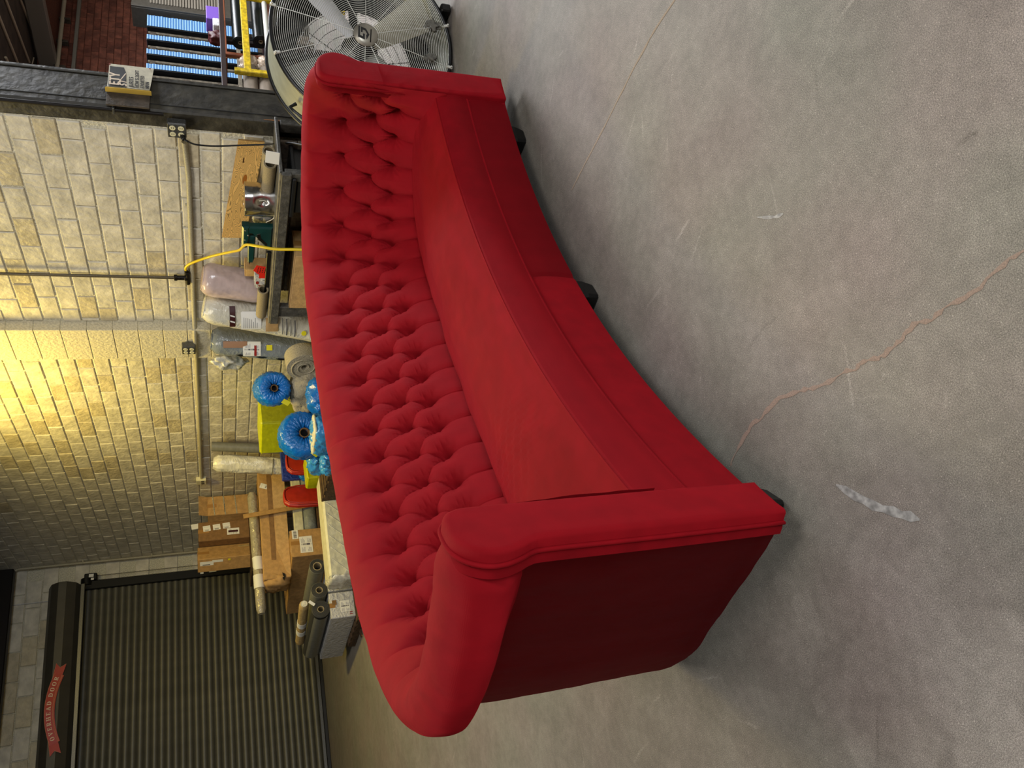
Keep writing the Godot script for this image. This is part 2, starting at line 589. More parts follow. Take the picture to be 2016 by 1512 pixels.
# a label with grey lines of unreadable print and a bar code
func label_picture(sd: int, kind: int) -> StandardMaterial3D:
	var key := "label %d %d" % [sd, kind]
	if M.has(key):
		return M[key]
	var r := RandomNumberGenerator.new()
	r.seed = sd
	var im := Image.create(96, 64, false, Image.FORMAT_RGB8)
	im.fill(Color(0.90, 0.90, 0.88))
	var ink := Color(0.32, 0.32, 0.36)
	if kind == 0:      # shipping label: blocks of lines, bar code across the middle
		for blk in [[6, 8, 34], [58, 8, 32], [6, 40, 34], [58, 40, 30]]:
			for k in 5:
				im.fill_rect(Rect2i(blk[0], blk[1] + k * 4, int(blk[2] * r.randf_range(0.4, 1.0)), 2), Color(0.62, 0.62, 0.68))
		for y in range(6, 58):
			if r.randf() < 0.6:
				im.fill_rect(Rect2i(44, y, 10, 1), ink)
	elif kind == 1:    # bar code
		for x in range(8, 88):
			if r.randf() < 0.55:
				im.fill_rect(Rect2i(x, 14, 1, 34), ink)
	elif kind == 2:    # three panels
		im.fill_rect(Rect2i(34, 4, 2, 56), Color(0.6, 0.6, 0.6))
		im.fill_rect(Rect2i(72, 4, 2, 56), Color(0.6, 0.6, 0.6))
		for x in range(8, 28):
			if r.randf() < 0.6:
				im.fill_rect(Rect2i(x, 12, 1, 36), ink)
	elif kind == 3:    # plain lines
		for k in 8:
			im.fill_rect(Rect2i(8, 8 + k * 6, r.randi_range(30, 80), 2), Color(0.55, 0.55, 0.55))
	var m := StandardMaterial3D.new()
	m.resource_name = key
	m.albedo_texture = ImageTexture.create_from_image(im)
	m.roughness = 0.45
	M[key] = m
	return m

# ---------------------------------------------------------------- the building
const WALL_X := 4.339
const BACK_Z := -12.15

func build_room():
	struct(add("wall_left", box(0.2, 4.5, 18.5, 0.0), M.plain_wall, self, at(-7.1, 2.1, -3.1)))
	struct(add("wall_front", box(22.0, 4.5, 0.2, 0.0), M.plain_wall, self, at(3.7, 2.1, 6.1)))
	struct(add("wall_right_near", box(0.26, 4.5, 5.6, 0.0), M.plain_wall, self, at(4.47, 2.1, 3.4)))
	var win := Node3D.new()  # made-up glowing window, out of view, added to go with the fill light
	name_it(win, "added_window_1", self)
	struct(win)
	win.position = Vector3(0.3, 2.3, 5.97)
	var pane_glow := StandardMaterial3D.new()
	pane_glow.albedo_color = Color(0.8, 0.85, 0.9)
	pane_glow.emission_enabled = true
	pane_glow.emission = Color(0.96, 0.98, 1.0)
	pane_glow.emission_energy_multiplier = 0.9
	add("added_glow_pane", box(3.4, 1.9, 0.01, 0.0), pane_glow, win)
	for q in [[0.0, 1.0, 3.56, 0.08], [0.0, -1.0, 3.56, 0.08]]:
		add("frame", box(q[2], q[3], 0.06, 0.005), M.grey_metal, win, at(q[0], q[1], 0))
	for x in [-1.74, 0.0, 1.74]:
		add("frame", box(0.07, 2.0, 0.06, 0.005), M.grey_metal, win, at(x, 0, 0.005))
	var ceil := add("ceiling", box(11.7, 0.2, 18.5, 0.0), M.ceiling, self, at(-1.25, 4.36, -3.1))
	struct(ceil)
	# a dark steel beam over the door, under the ceiling
	add("steel_beam", box(11.2, 0.24, 0.14, 0.01), M.iron, ceil, at(-0.1, -0.22, BACK_Z + 3.1 + 0.22))
	for l in LAMPS:
		if l[0] < WALL_X:
			lamp_fitting(ceil, Vector3(l[0], l[1], l[2]), l, Vector3(-1.25, 4.36, -3.1))

func lamp_fitting(parent: Node3D, p: Vector3, l: Array, origin: Vector3):
	var h := add("lamp_housing", box(l[5] + 0.06, 0.08, l[6] + 0.06, 0.01), M.grey_metal, parent, at(p.x - origin.x, p.y + 0.05 - origin.y, p.z - origin.z))
	var glow := StandardMaterial3D.new()
	glow.albedo_color = Color(0.9, 0.9, 0.9)
	glow.emission_enabled = true
	glow.emission = l[4]
	glow.emission_energy_multiplier = 0.8
	add("lamp_panel", box(l[5], 0.012, l[6], 0.003), glow, h, at(0, -0.045, 0))

func build_floor():
	var size := 1536
	var span := 8.0
	var big := FastNoiseLite.new()
	big.seed = 11; big.frequency = 0.004; big.fractal_octaves = 4
	var mid := FastNoiseLite.new()
	mid.seed = 12; mid.frequency = 0.03; mid.fractal_octaves = 4
	var hue := FastNoiseLite.new()
	hue.seed = 13; hue.frequency = 0.006; hue.fractal_octaves = 3
	var b := big.get_seamless_image(size, size).get_data()
	var m := mid.get_seamless_image(size, size).get_data()
	var h := hue.get_seamless_image(size, size).get_data()
	var px := PackedByteArray()
	px.resize(size * size * 3)
	for i in size * size:
		var v := 172.0 + (b[i] - 128) * 0.07 + (m[i] - 128) * 0.09
		var t := (h[i] - 128) * 0.035
		px[i * 3] = clampi(int(v + 3.0 + t), 0, 255)
		px[i * 3 + 1] = clampi(int(v - t * 0.3), 0, 255)
		px[i * 3 + 2] = clampi(int(v - 8.0 + t * 0.4), 0, 255)
	var r := RandomNumberGenerator.new()
	r.seed = 21
	# scuffs, scrapes and drips worn into the concrete
	for k in 620:
		var p := Vector2(r.randf() * size, r.randf() * size)
		var a := r.randf_range(-0.5, 0.5) + (PI / 2 if r.randf() < 0.55 else 0.6)
		var d := Vector2(cos(a), sin(a))
		var n := int(r.randf_range(3, 42) * (2.2 if r.randf() < 0.08 else 1.0))
		var up := r.randf_range(8, 34) * (1.0 if r.randf() < 0.86 else -0.7)
		var w := 1 if r.randf() < 0.8 else 2
		for s in n:
			d = d.rotated(r.randf_range(-0.05, 0.05))
			p += d
			var fade := sin(PI * (s + 0.5) / n)
			for q in w:
				var x := posmod(int(p.x) + q, size)
				var y := posmod(int(p.y), size)
				for c in 3:
					var o := (y * size + x) * 3 + c
					px[o] = clampi(int(px[o] + up * fade), 0, 255)
	# pale, worn patches: x, z, radius in metres, strength
	for w in [[0.05, -1.35, 0.42, 16.0], [-0.3, -1.2, 0.5, 14.0], [0.62, -1.02, 0.2, 7.0], [0.2, -1.75, 0.12, 12.0], [1.3, -1.1, 0.25, 6.0], [1.0, -0.9, 0.3, 6.0]]:
		var cx := int((w[0] + 2.0) / span * size)
		var cy := int((w[1] + 8.5) / span * size)
		var rad := int(w[2] / span * size)
		for y in range(cy - rad, cy + rad):
			for x in range(cx - rad, cx + rad):
				if x < 0 or y < 0 or x >= size or y >= size:
					continue
				var i := y * size + x
				var e := Vector2(x - cx, y - cy).length() / rad + (m[i] - 128) / 160.0 + (b[i] - 128) / 200.0
				if e < 0.9:
					for c in 3:
						px[i * 3 + c] = clampi(int(px[i * 3 + c] + w[3] * minf(1.0, (0.9 - e) * 3.0)), 0, 255)
	var base := ImageTexture.create_from_image(Image.create_from_data(size, size, false, Image.FORMAT_RGB8, px))
	# the grain of the concrete: sand and pale specks, a 0.8 m tile
	var gs := 1024
	var grain := FastNoiseLite.new()
	grain.seed = 31; grain.frequency = 0.22; grain.fractal_octaves = 3
	var cloud := FastNoiseLite.new()
	cloud.seed = 32; cloud.frequency = 0.018; cloud.fractal_octaves = 3
	var g := grain.get_seamless_image(gs, gs).get_data()
	var cl := cloud.get_seamless_image(gs, gs).get_data()
	var gp := PackedByteArray()
	gp.resize(gs * gs)
	for i in gs * gs:
		gp[i] = clampi(int(188.0 + (g[i] - 128) * 0.46 + (cl[i] - 128) * 0.07), 0, 255)
	for k in 9000:
		var x := r.randi_range(1, gs - 2)
		var y := r.randi_range(1, gs - 2)
		var up := r.randi_range(22, 84)
		var s := 1 if r.randf() < 0.72 else (2 if r.randf() < 0.8 else 3)
		if r.randf() < 0.12:
			up = -up / 2
		for dx in s:
			for dy in s:
				var o := posmod(y + dy, gs) * gs + posmod(x + dx, gs)
				gp[o] = clampi(gp[o] + up, 0, 255)
	var det := ImageTexture.create_from_image(Image.create_from_data(gs, gs, false, Image.FORMAT_L8, gp))
	var fm := StandardMaterial3D.new()
	fm.resource_name = "concrete"
	fm.albedo_texture = base
	fm.albedo_color = FLOOR_TINT
	fm.detail_enabled = true
	fm.detail_albedo = det
	fm.detail_blend_mode = BaseMaterial3D.BLEND_MODE_MUL
	fm.detail_uv_layer = BaseMaterial3D.DETAIL_UV_2
	fm.uv2_scale = Vector3.ONE
	fm.roughness = 0.62
	fm.metallic_specular = 0.4
	M["concrete"] = fm
	var arr := []
	arr.resize(Mesh.ARRAY_MAX)
	var v := PackedVector3Array()
	var n := PackedVector3Array()
	var uv := PackedVector2Array()
	var uv2 := PackedVector2Array()
	for p in [Vector3(-7.2, 0, -12.3), Vector3(14.8, 0, -12.3), Vector3(14.8, 0, 6.2), Vector3(-7.2, 0, 6.2)]:
		v.append(p); n.append(Vector3.UP)
		uv.append(Vector2((p.x + 2.0) / span, (p.z + 8.5) / span))
		uv2.append(Vector2(p.x, p.z) / 0.8)
	for p in [Vector3(-7.2, -0.2, -12.3), Vector3(14.8, -0.2, -12.3), Vector3(14.8, -0.2, 6.2), Vector3(-7.2, -0.2, 6.2)]:
		v.append(p); n.append(Vector3.DOWN); uv.append(Vector2.ZERO); uv2.append(Vector2.ZERO)
	arr[Mesh.ARRAY_VERTEX] = v
	arr[Mesh.ARRAY_NORMAL] = n
	arr[Mesh.ARRAY_TEX_UV] = uv
	arr[Mesh.ARRAY_TEX_UV2] = uv2
	arr[Mesh.ARRAY_INDEX] = PackedInt32Array([0, 1, 2, 0, 2, 3, 4, 6, 5, 4, 7, 6])
	var mesh := ArrayMesh.new()
	mesh.add_surface_from_arrays(Mesh.PRIMITIVE_TRIANGLES, arr)
	var fl := add("floor", mesh, fm)
	struct(fl)
	# the filled crack that wanders towards the near arm, and the sawn joint beyond
	mat("crack_fill", Color(0.66, 0.575, 0.515), 0.8, 0.0, noise_tex("fine", 0.05, 5, 0.72, 1.0), 8.0)
	mat("joint_fill", Color(0.68, 0.61, 0.53), 0.8, 0.0, noise_tex("fine", 0.05, 5, 0.72, 1.0), 8.0)
	var crack := [Vector2(0.66, -0.60), Vector2(0.689, -0.734), Vector2(0.692, -0.776), Vector2(0.684, -0.836), Vector2(0.687, -0.873), Vector2(0.695, -0.922), Vector2(0.694, -0.958), Vector2(0.71, -1.0), Vector2(0.705, -1.035), Vector2(0.70, -1.057), Vector2(0.698, -1.095), Vector2(0.70, -1.119), Vector2(0.717, -1.161), Vector2(0.713, -1.19), Vector2(0.729, -1.226), Vector2(0.732, -1.278), Vector2(0.747, -1.334), Vector2(0.764, -1.376), Vector2(0.788, -1.451), Vector2(0.784, -1.514), Vector2(0.775, -1.557), Vector2(0.784, -1.585), Vector2(0.768, -1.626), Vector2(0.753, -1.677), Vector2(0.734, -1.722), Vector2(0.723, -1.743)]
	add("crack_filling", ribbon(crack, 0.0045, 0.8, 3, 41), M.crack_fill, fl)
	var joint := [Vector2(2.06, -0.9), Vector2(2.10, -1.13), Vector2(2.135, -1.314), Vector2(2.143, -1.477), Vector2(2.141, -1.703), Vector2(2.146, -1.928), Vector2(2.146, -2.07)]
	add("joint_filling", ribbon(joint, 0.004, 0.4, 6, 42), M.joint_fill, fl)
	# broad pale scrapes
	mat("scrape", Color(0.74, 0.735, 0.72), 0.7, 0.0, noise_tex("patch", 0.012, 5, 0.6, 1.0), 6.0)
	add("scrape_mark", ribbon([Vector2(0.505, -1.395), Vector2(0.44, -1.335), Vector2(0.385, -1.27), Vector2(0.345, -1.215)], 0.011, 0.25, 3, 43), M.scrape, fl)
	add("scrape_mark", ribbon([Vector2(1.255, -1.26), Vector2(1.205, -1.205), Vector2(1.19, -1.175)], 0.004, 0.6, 3, 44), M.scrape, fl)

# a flat strip on the floor, a millimetre proud, that swells and thins
func ribbon(line: Array, half: float, jitter: float, steps: int, sd: int) -> ArrayMesh:
	var r := RandomNumberGenerator.new()
	r.seed = sd
	var pts := []
	for i in line.size() - 1:
		for k in steps:
			pts.append((line[i] as Vector2).lerp(line[i + 1], k / float(steps)) + Vector2(r.randf_range(-1, 1), r.randf_range(-1, 1)) * half * jitter * 0.8)
	pts.append(line[-1])
	var n := pts.size()
	var v := []
	for i in n:
		var t: Vector2 = (pts[mini(i + 1, n - 1)] - pts[maxi(i - 1, 0)]).normalized()
		var w := half * (1.0 + r.randf_range(-jitter, jitter)) * (0.25 if i == 0 or i == n - 1 else 1.0)
		v.append([pts[i] + t.orthogonal() * w, pts[i] - t.orthogonal() * w])
	return grid(n, 3, func(a, b):
		var p: Array = v[int(round(a * (n - 1)))]
		var q: Vector2 = (p[0] as Vector2).lerp(p[1], b)
		return Vector3(q.x, 0.0008 + 0.0006 * sin(PI * b), q.y))

# is a point in the photograph, and how large does a metre show there?
func seen_scale(p: Vector3) -> float:
	var d := p - Vector3(0, 1.42, 0)
	var depth := -d.dot(Vector3(-0.471989, 0.365883, 0.802095))
	if depth < 0.2:
		return 0.0
	var r := d.dot(Vector3(0.856272, -0.026279, 0.515857)) / depth
	var u := d.dot(Vector3(0.209821, 0.930290, -0.300891)) / depth
	return 1.0 / depth if absf(r) < 0.52 and absf(u) < 0.69 else 0.0

func build_right_wall():
	var w := add("wall_right", box(0.25, 4.4, 8.42, 0.0), M.mortar, self, at(WALL_X + 0.005 + 0.125, 2.1, -8.1))
	struct(w)
	var org := Vector3(WALL_X + 0.13, 2.1, -8.1)
	var pile := []
	var course := 0.1405
	var long := 0.31
	for row in 31:
		var y := 0.045 + course * (row + 0.5)
		var z := -3.92 + long * (0.5 * (row % 2)) + rng.randf_range(-0.03, 0.03)
		while z > -12.3:
			var z0 := minf(z, -3.895)
			var z1 := maxf(z - long, BACK_Z)
			z -= long * rng.randf_range(0.97, 1.03)
			if z0 - z1 < 0.05 or (z0 < -6.1 and z1 > -6.56):
				continue
			if z0 > -6.1 and z1 < -6.1:
				z1 = -6.1
			if z0 > -6.56 and z1 < -6.56:
				z0 = -6.56
			var len := snappedf(z0 - z1 - 0.011, 0.015)
			if len < 0.03:
				continue
			var p := Vector3(WALL_X + 0.010 + rng.randf_range(-0.0025, 0.0025), y + rng.randf_range(-0.0015, 0.0015), (z0 + z1) / 2.0)
			pile.append([seen_scale(p) if not hidden_by_goods(p) else 0.0, p, len, rng.randf(), rng.randf_range(-0.006, 0.006)])
	pile.sort_custom(func(a, b): return a[0] > b[0])
	var rest := []
	for i in pile.size():
		var b: Array = pile[i]
		var xf := Transform3D(Basis.from_euler(Vector3(b[4], 0, b[4] * 0.6)), b[1] - org)
		var mesh := box(0.03, course - 0.010, b[2], 0.006)
		if i < 295:
			add("brick", mesh, M.painted_tile_worn if b[3] < 0.22 else M.painted_tile, w, xf)
		elif b[1].y > 0.3:
			rest.append([mesh, xf])
	var o := add("brick_field", join(rest), M.painted_tile, w)
	o.set_meta("kind", "stuff")
	# pilaster of larger rendered blocks
	var pil := Node3D.new()
	name_it(pil, "trim_1", self)
	struct(pil)
	pil.position = Vector3(WALL_X - 0.04, 0, -6.33)
	add("pilaster_core", box(0.10, 4.26, 0.45, 0.0), M.mortar, pil, at(0.005, 2.13, 0))
	for k in 21:
		add("block", box(0.11, 0.194, 0.46, 0.004), M.pilaster_paint, pil, at(-0.002 + rng.randf_range(-0.001, 0.001), 0.12 + 0.198 * k, 0))

func hidden_by_goods(p: Vector3) -> bool:
	return p.y < 0.7 or (p.z < -7.0 and p.y < 0.85)

func build_far_wall():
	var w := add("wall_back", box(11.7, 4.4, 0.2, 0.0), M.mortar, self, at(-1.25, 2.1, BACK_Z - 0.11))
	struct(w)
	for row in 22:
		var y := 0.1 + 0.195 * row
		var x := 4.34 - (0.2 if row % 2 else 0.0)
		while x > 0.6:
			var x1 := minf(x, 4.335)
			var c := x1 - (x1 - (x - 0.39)) / 2.0
			var inside := (y > 3.52 and c > 0.6) or c > 4.0
			if inside and y > 1.0:
				add("brick", box(x1 - (x - 0.39) - 0.012, 0.183, 0.03, 0.006), M.painted_tile if rng.randf() < 0.7 else M.painted_tile_worn, w, at(c + 1.25, y - 2.1, 0.106 + rng.randf_range(-0.002, 0.003)))
			x -= 0.39
	# roller shutter
	var d := Node3D.new()
	name_it(d, "door_1", self)
	struct(d)
	d.position = Vector3(1.15, 0, BACK_Z + 0.10)
	var slat := grid(2, 9, func(a, b):
		var y: float = (b - 0.5) * 0.0868
		var s: float = sin(PI * b)
		return Vector3((a - 0.5) * 5.5, y, 0.020 * pow(s, 0.7)), Vector3.ZERO, true)
	add("backing_sheet", box(5.5, 3.3, 0.01, 0.0), M.rail_black, d, at(0, 1.7, -0.012))
	for k in 36:
		add("slat", slat, M.door_metal, d, at(0, 0.10 + 0.0875 * (k + 0.5), 0))
	add("bottom_bar", box(5.5, 0.05, 0.06, 0.006), M.grey_metal, d, at(0, 0.078, 0.02))
	add("bottom_seal", box(5.5, 0.052, 0.04, 0.006), M.rubber_black, d, at(0, 0.026, 0.02))
	for s in [-1.0, 1.0]:
		add("guide_rail", box(0.12, 3.16, 0.10, 0.006), M.rail_black, d, at(s * 2.79, 1.58, 0.02))
	# the hood over the rolled curtain, eight-sided in section
	var hp := []
	for a in [-84.0, -45.0, -12.0, 14.0, 45.0, 80.0]:
		hp.append(Vector2(0.10 + 0.31 * cos(deg_to_rad(a)), 0.21 * sin(deg_to_rad(a))))
	hp.append(Vector2(0.0, 0.207)); hp.append(Vector2(0.0, -0.209))
	add("hood", slab(hp, 5.66, 0.004), M.hood_metal, d, Transform3D(Basis(Vector3.UP, -PI / 2), Vector3(-0.06, 3.375, 0.0)))
	add("hood_lip", box(5.62, 0.05, 0.03, 0.005), M.grey_metal, d, at(-0.06, 3.15, 0.27))
	# chain hoist at the hood's end
	var hoist := thing("chain_hoist", "small black chain hoist with a looped chain at the end of the door hood", "hoist", Vector3(4.04, 3.14, BACK_Z + 0.12))
	add("gear_case", join([[cyl(0.075, 0.10, 18), turned(Vector3(0, 0, 0.02), Vector3(0, 0, PI / 2))], [box(0.10, 0.16, 0.12, 0.01), at(0.02, -0.05, 0.0)]]), M.rail_black, hoist)
	add("label_plate", box(0.045, 0.06, 0.004, 0.001), M.paper, hoist, at(0.03, -0.06, 0.064))
	add("label_plate", box(0.03, 0.05, 0.004, 0.001), M.paper, hoist, at(-0.02, -0.07, 0.064))
	for s in [-0.032, 0.034]:
		var links := []
		for k in 74:
			var e := Basis(Vector3.UP, PI / 2 * (k % 2))
			links.append([ring(0.0085, 0.0026, 8, 4), Transform3D(e.scaled(Vector3(1, 1, 1)), Vector3(s, -0.11 - 0.0205 * k, 0.02))])
		var ch := add("chain", join(links), M.iron, hoist)
		ch.set_meta("kind", "stuff")
	# sticker plates on the rail
	add("rail_label", box(0.05, 0.10, 0.003, 0.001), M.paper, d, at(2.81, 1.47, 0.073))
	add("rail_label", box(0.035, 0.045, 0.003, 0.001), M.paper, d, at(2.79, 1.62, 0.073))
	banner()
	# conduit that climbs the corner and turns over the door
	var cp := add("trim_2", tube([Vector3(4.10, 4.06, BACK_Z + 0.10), Vector3(4.21, 4.06, BACK_Z + 0.12), Vector3(4.265, 4.05, BACK_Z + 0.13), Vector3(4.285, 4.0, BACK_Z + 0.14), Vector3(4.285, 0.2, BACK_Z + 0.14)], 0.018, 8), M.conduit_paint)
	struct(cp)
	for y in [3.2, 2.3, 1.5]:
		add("conduit_strap", box(0.05, 0.02, 0.05, 0.003), M.conduit_paint, cp, at(4.295, y, BACK_Z + 0.14))
	add("hanger_rod", box(0.012, 0.46, 0.012, 0.002), M.white_card, w, at(3.815 + 1.25, 3.84 - 2.1, 0.14))

# the red ribbon with its lettering, bowed upward, fixed to the front of the hood
func banner():
	var o := thing("ribbon_sign", "red arched ribbon sign with pale lettering on the roller door hood", "sign", Vector3(2.27, 3.375, BACK_Z + 0.53))
	var r := 1.08
	var top := Vector3(0, 0.055 - r, 0)
	var half := 0.42
	var arc := func(u: float, rad: float, z: float) -> Vector3:
		var a := u * half / r * 1.02
		return top + Vector3(sin(a) * rad, cos(a) * rad, z - 0.02 * absf(u))
	add("ribbon_band", grid(28, 4, func(a, b): return arc.call(a * 2.0 - 1.0, r + 0.052 - 0.115 * b, 0.004), Vector3.ZERO, true), M.sign_red, o)
	for e in [[r + 0.050, 0.006], [r - 0.041, 0.006], [r - 0.050, 0.004]]:
		var line := []
		for k in 25:
			line.append(arc.call(k / 12.0 - 1.0, e[0], 0.007))
		add("outline", tube(line, 0.0028, 5), M.sign_line, o)
	# folded tails
	for s in [-1.0, 1.0]:
		var tail := [Vector2(s * 0.36, -0.055), Vector2(s * 0.36, 0.045), Vector2(s * 0.56, 0.01), Vector2(s * 0.50, -0.035), Vector2(s * 0.535, -0.105)]
		add("ribbon_tail", slab(tail, 0.004), M.sign_red, o, at(0, 0, -0.022))
		add("tail_outline", tube([Vector3(s * 0.36, 0.045, -0.016), Vector3(s * 0.56, 0.01, -0.016), Vector3(s * 0.50, -0.035, -0.016), Vector3(s * 0.535, -0.105, -0.016)], 0.0028, 5), M.sign_line, o)
	var word := "OVERHEAD DOOR"
	var wide := {"O": 1.12, "V": 1.02, "E": 0.92, "R": 1.0, "H": 1.1, "A": 1.05, "D": 1.08, " ": 0.55}
	var total := 0.0
	for c in word:
		total += wide[c]
	var run := 0.0
	for c in word:
		var mid: float = run + wide[c] / 2.0
		run += wide[c]
		if c == " ":
			continue
		var u := (mid / total * 2.0 - 1.0) * 0.93
		var a := u * half / r * 1.02
		add("letter", text_mesh(c, 0.066, 0.004, true), M.sign_white, o, Transform3D(Basis(Vector3.BACK, -a), arc.call(u, r + 0.004, 0.007)))

func build_annex():
	# the room beyond the opening
	var w := add("wall_annex", box(10.4, 4.0, 0.2, 0.0), M.brick_mortar, self, at(9.75, 1.9, -9.12))
	struct(w)
	var org := Vector3(9.75, 1.9, -9.12)
	for row in 15:
		var y := 1.93 + 0.106 * row
		var x := 10.55 + 0.13 * (row % 2)
		if absf(y - 3.25) < 0.045:
			continue
		while x < 13.1:
			add("brick", box(0.262, 0.099, 0.03, 0.005), M.red_brick if rng.randf() < 0.68 else M.red_brick_dark, w, at(x + 0.135 - org.x, y - org.y, 0.105 + rng.randf_range(-0.003, 0.003)))
			x += 0.27
	add("ledge", box(4.0, 0.05, 0.09, 0.006), M.cabinet_rib, w, at(11.4 - org.x, 3.262 - org.y, 0.14))
	add("wall_pipe", tube([Vector3(-0.4, 1.57, 0.19), Vector3(1.5, 1.57, 0.19), Vector3(3.6, 1.57, 0.19)], 0.032, 8), M.strip, w)
	for x in [1.35, 1.95, 2.5]:
		add("pipe_bracket", box(0.05, 0.16, 0.14, 0.006), M.old_wood, w, at(x, 1.54, 0.13))
	var c := add("ceiling_annex", box(10.6, 0.2, 15.6, 0.0), M.annex_ceiling, self, at(9.8, 3.86, -1.6))
	struct(c)
	var co := Vector3(9.8, 3.86, -1.6)
	for s in [[9.5, -7.6, 10.05, -8.95], [9.55, -6.75, 10.15, -8.4], [10.1, -6.95, 10.7, -8.6], [10.9, -7.55, 11.35, -8.55]]:
		var a := Vector3(s[0], 3.74, s[1]) - co
		var b := Vector3(s[2], 3.75, s[3]) - co
		add("seam_strip", tube([a, b], 0.018, 6), M.strip, c)
	add("seam_strip", tube([Vector3(9.5, 3.74, -8.45) - co, Vector3(11.0, 3.74, -8.75) - co], 0.008, 6), M.strip, c)
	add("ceiling_joist", box(0.16, 0.24, 8.0, 0.01), M.cabinet_rib, c, at(11.2 - co.x, 3.60 - co.y, -5.0 - co.z))
	struct(add("wall_annex_side", box(0.2, 4.0, 15.4, 0.0), M.plain_wall, self, at(14.9, 1.9, -1.6)))
	struct(add("wall_annex_left", box(0.2, 4.2, 5.2, 0.0), M.plain_wall, self, at(4.72, 2.0, -6.5)))
	for l in LAMPS:
		if l[0] > WALL_X:
			lamp_fitting(c, Vector3(l[0], l[1], l[2]), l, co)
	# the dark painted timber post at the end of the tiled wall
	var p := Node3D.new()
	name_it(p, "trim_3", self)
	struct(p)
	p.position = Vector3(4.48, 0, -3.822)
	add("post", box(0.282, 4.26, 0.138, 0.012), M.post_paint, p, at(0, 2.13, 0))
	add("post_edge", box(0.028, 4.26, 0.15, 0.006), M.post_paint, p, at(0.156, 2.13, 0.002))
	add("post_seam", box(0.006, 4.26, 0.004, 0.001), M.slot, p, at(-0.085, 2.13, 0.0705))
	# torn splinter of raw wood low on the post
	add("raw_splinter", slab([Vector2(0, 0), Vector2(0.006, 0.05), Vector2(0.010, 0.16), Vector2(0.004, 0.30), Vector2(-0.004, 0.18), Vector2(-0.006, 0.05)], 0.004, 0.001), mat("raw_wood", Color(0.62, 0.42, 0.25), 0.8), p, at(-0.134, 0.74, 0.0705))

const FLOOR_TINT := Color(1.0, 0.975, 0.96)
# ---------------------------------------------------------------- the sofa
# In the sofa's own frame x runs along it, z towards the sitter; the seat's back line is a bow of about 4 m radius that turns into the arms.
var line_pts := []     # the line where seat meets back: (x, depth)
var line_out := []     # outward direction there
var wall_pts := []     # the outer cover below the roll
var line_len := []     # length along it, measured a hand's breadth out

const TUFT := 0.152
const H_FRONT := [[0.0, 0.38], [0.0, 0.46], [0.0, 0.587], [0.004, 0.69], [0.012, 0.80], [0.026, 0.89], [0.052, 0.936], [0.088, 0.955], [0.126, 0.944], [0.160, 0.912], [0.172, 0.868], [0.166, 0.825], [0.148, 0.790], [0.138, 0.768]]
const H_BACK := [[0.0, 0.38], [0.004, 0.46], [0.05, 0.587], [0.118, 0.69], [0.200, 0.80], [0.250, 0.88], [0.285, 0.932], [0.322, 0.955], [0.362, 0.948], [0.398, 0.915], [0.410, 0.868], [0.400, 0.825], [0.370, 0.790], [0.340, 0.768]]

func sofa_line():
	var half := [Vector2(1.165, 0.0), Vector2(1.185, 0.12), Vector2(1.185, 0.26), Vector2(1.155, 0.40), Vector2(1.095, 0.535), Vector2(1.0, 0.635), Vector2(0.86, 0.695), Vector2(0.6, 0.735), Vector2(0.3, 0.757), Vector2(0.0, 0.765)]
	var rear := [Vector2(1.312, -0.012), Vector2(1.324, 0.12), Vector2(1.330, 0.28), Vector2(1.335, 0.45), Vector2(1.335, 0.62), Vector2(1.27, 0.82), Vector2(1.08, 0.96), Vector2(0.7, 1.04), Vector2(0.34, 1.08), Vector2(0.0, 1.09)]
	var pts := []
	var wall := []
	for p in half:
		pts.append(Vector2(-p.x, p.y))
	for p in rear:
		wall.append(Vector2(-p.x, p.y))
	# the far arm flares out further than the near one
	var flare := [0.0, 0.09, 0.15, 0.16, 0.14, 0.10, 0.05, 0.02, 0.0, 0.0]
	for i in range(half.size() - 2, -1, -1):
		pts.append(half[i])
		wall.append(rear[i] + Vector2(flare[i], 0.0))
	var n := 520
	for k in n + 1:
		var t := k / float(n) * (pts.size() - 1)
		var i := mini(int(t), pts.size() - 2)
		line_pts.append((pts[i] as Vector2).cubic_interpolate(pts[i + 1], pts[maxi(i - 1, 0)], pts[mini(i + 2, pts.size() - 1)], t - i))
		wall_pts.append((wall[i] as Vector2).cubic_interpolate(wall[i + 1], wall[maxi(i - 1, 0)], wall[mini(i + 2, pts.size() - 1)], t - i))
	for k in n + 1:
		var d: Vector2 = (line_pts[mini(k + 4, n)] - line_pts[maxi(k - 4, 0)]).normalized()
		line_out.append(Vector2(-d.y, d.x))
	line_len.append(0.0)
	for k in n:
		var a: Vector2 = line_pts[k] + line_out[k] * 0.16
		var b: Vector2 = line_pts[k + 1] + line_out[k + 1] * 0.16
		line_len.append(line_len[k] + a.distance_to(b))
	var mid: float = line_len[n / 2]
	for k in n + 1:
		line_len[k] -= mid

# how far the section has leaned back: 0 upright at the arm fronts, 1 along the back
func lean_at(k: int) -> float:
	var p: Vector2 = line_pts[k]
	if p.x < 0.0:
		return clampf(smoothstep(0.0, 0.62, p.y) * 0.72 + smoothstep(-1.1, -0.6, p.x) * 0.3, 0.0, 1.0) if p.x < -0.5 else 1.0
	return clampf(smoothstep(-0.02, 0.24, p.y) * 1.05, 0.0, 1.05)

func section(k: int, j: float, lean: float) -> Vector2:
	var i := mini(int(j), H_FRONT.size() - 2)
	var get_p := func(m: int) -> Vector2:
		m = clampi(m, 0, H_FRONT.size() - 1)
		return Vector2(H_FRONT[m][0], H_FRONT[m][1]).lerp(Vector2(H_BACK[m][0], H_BACK[m][1]), lean)
	return (get_p.call(i) as Vector2).cubic_interpolate(get_p.call(i + 1), get_p.call(i - 1), get_p.call(i + 2), j - i)

func front_line(x: float) -> float:
	return 0.207 - 0.138 * x * x

func sofa_xyz(p: Vector2, h: float) -> Vector3:
	return Vector3(p.x, h, -p.y)

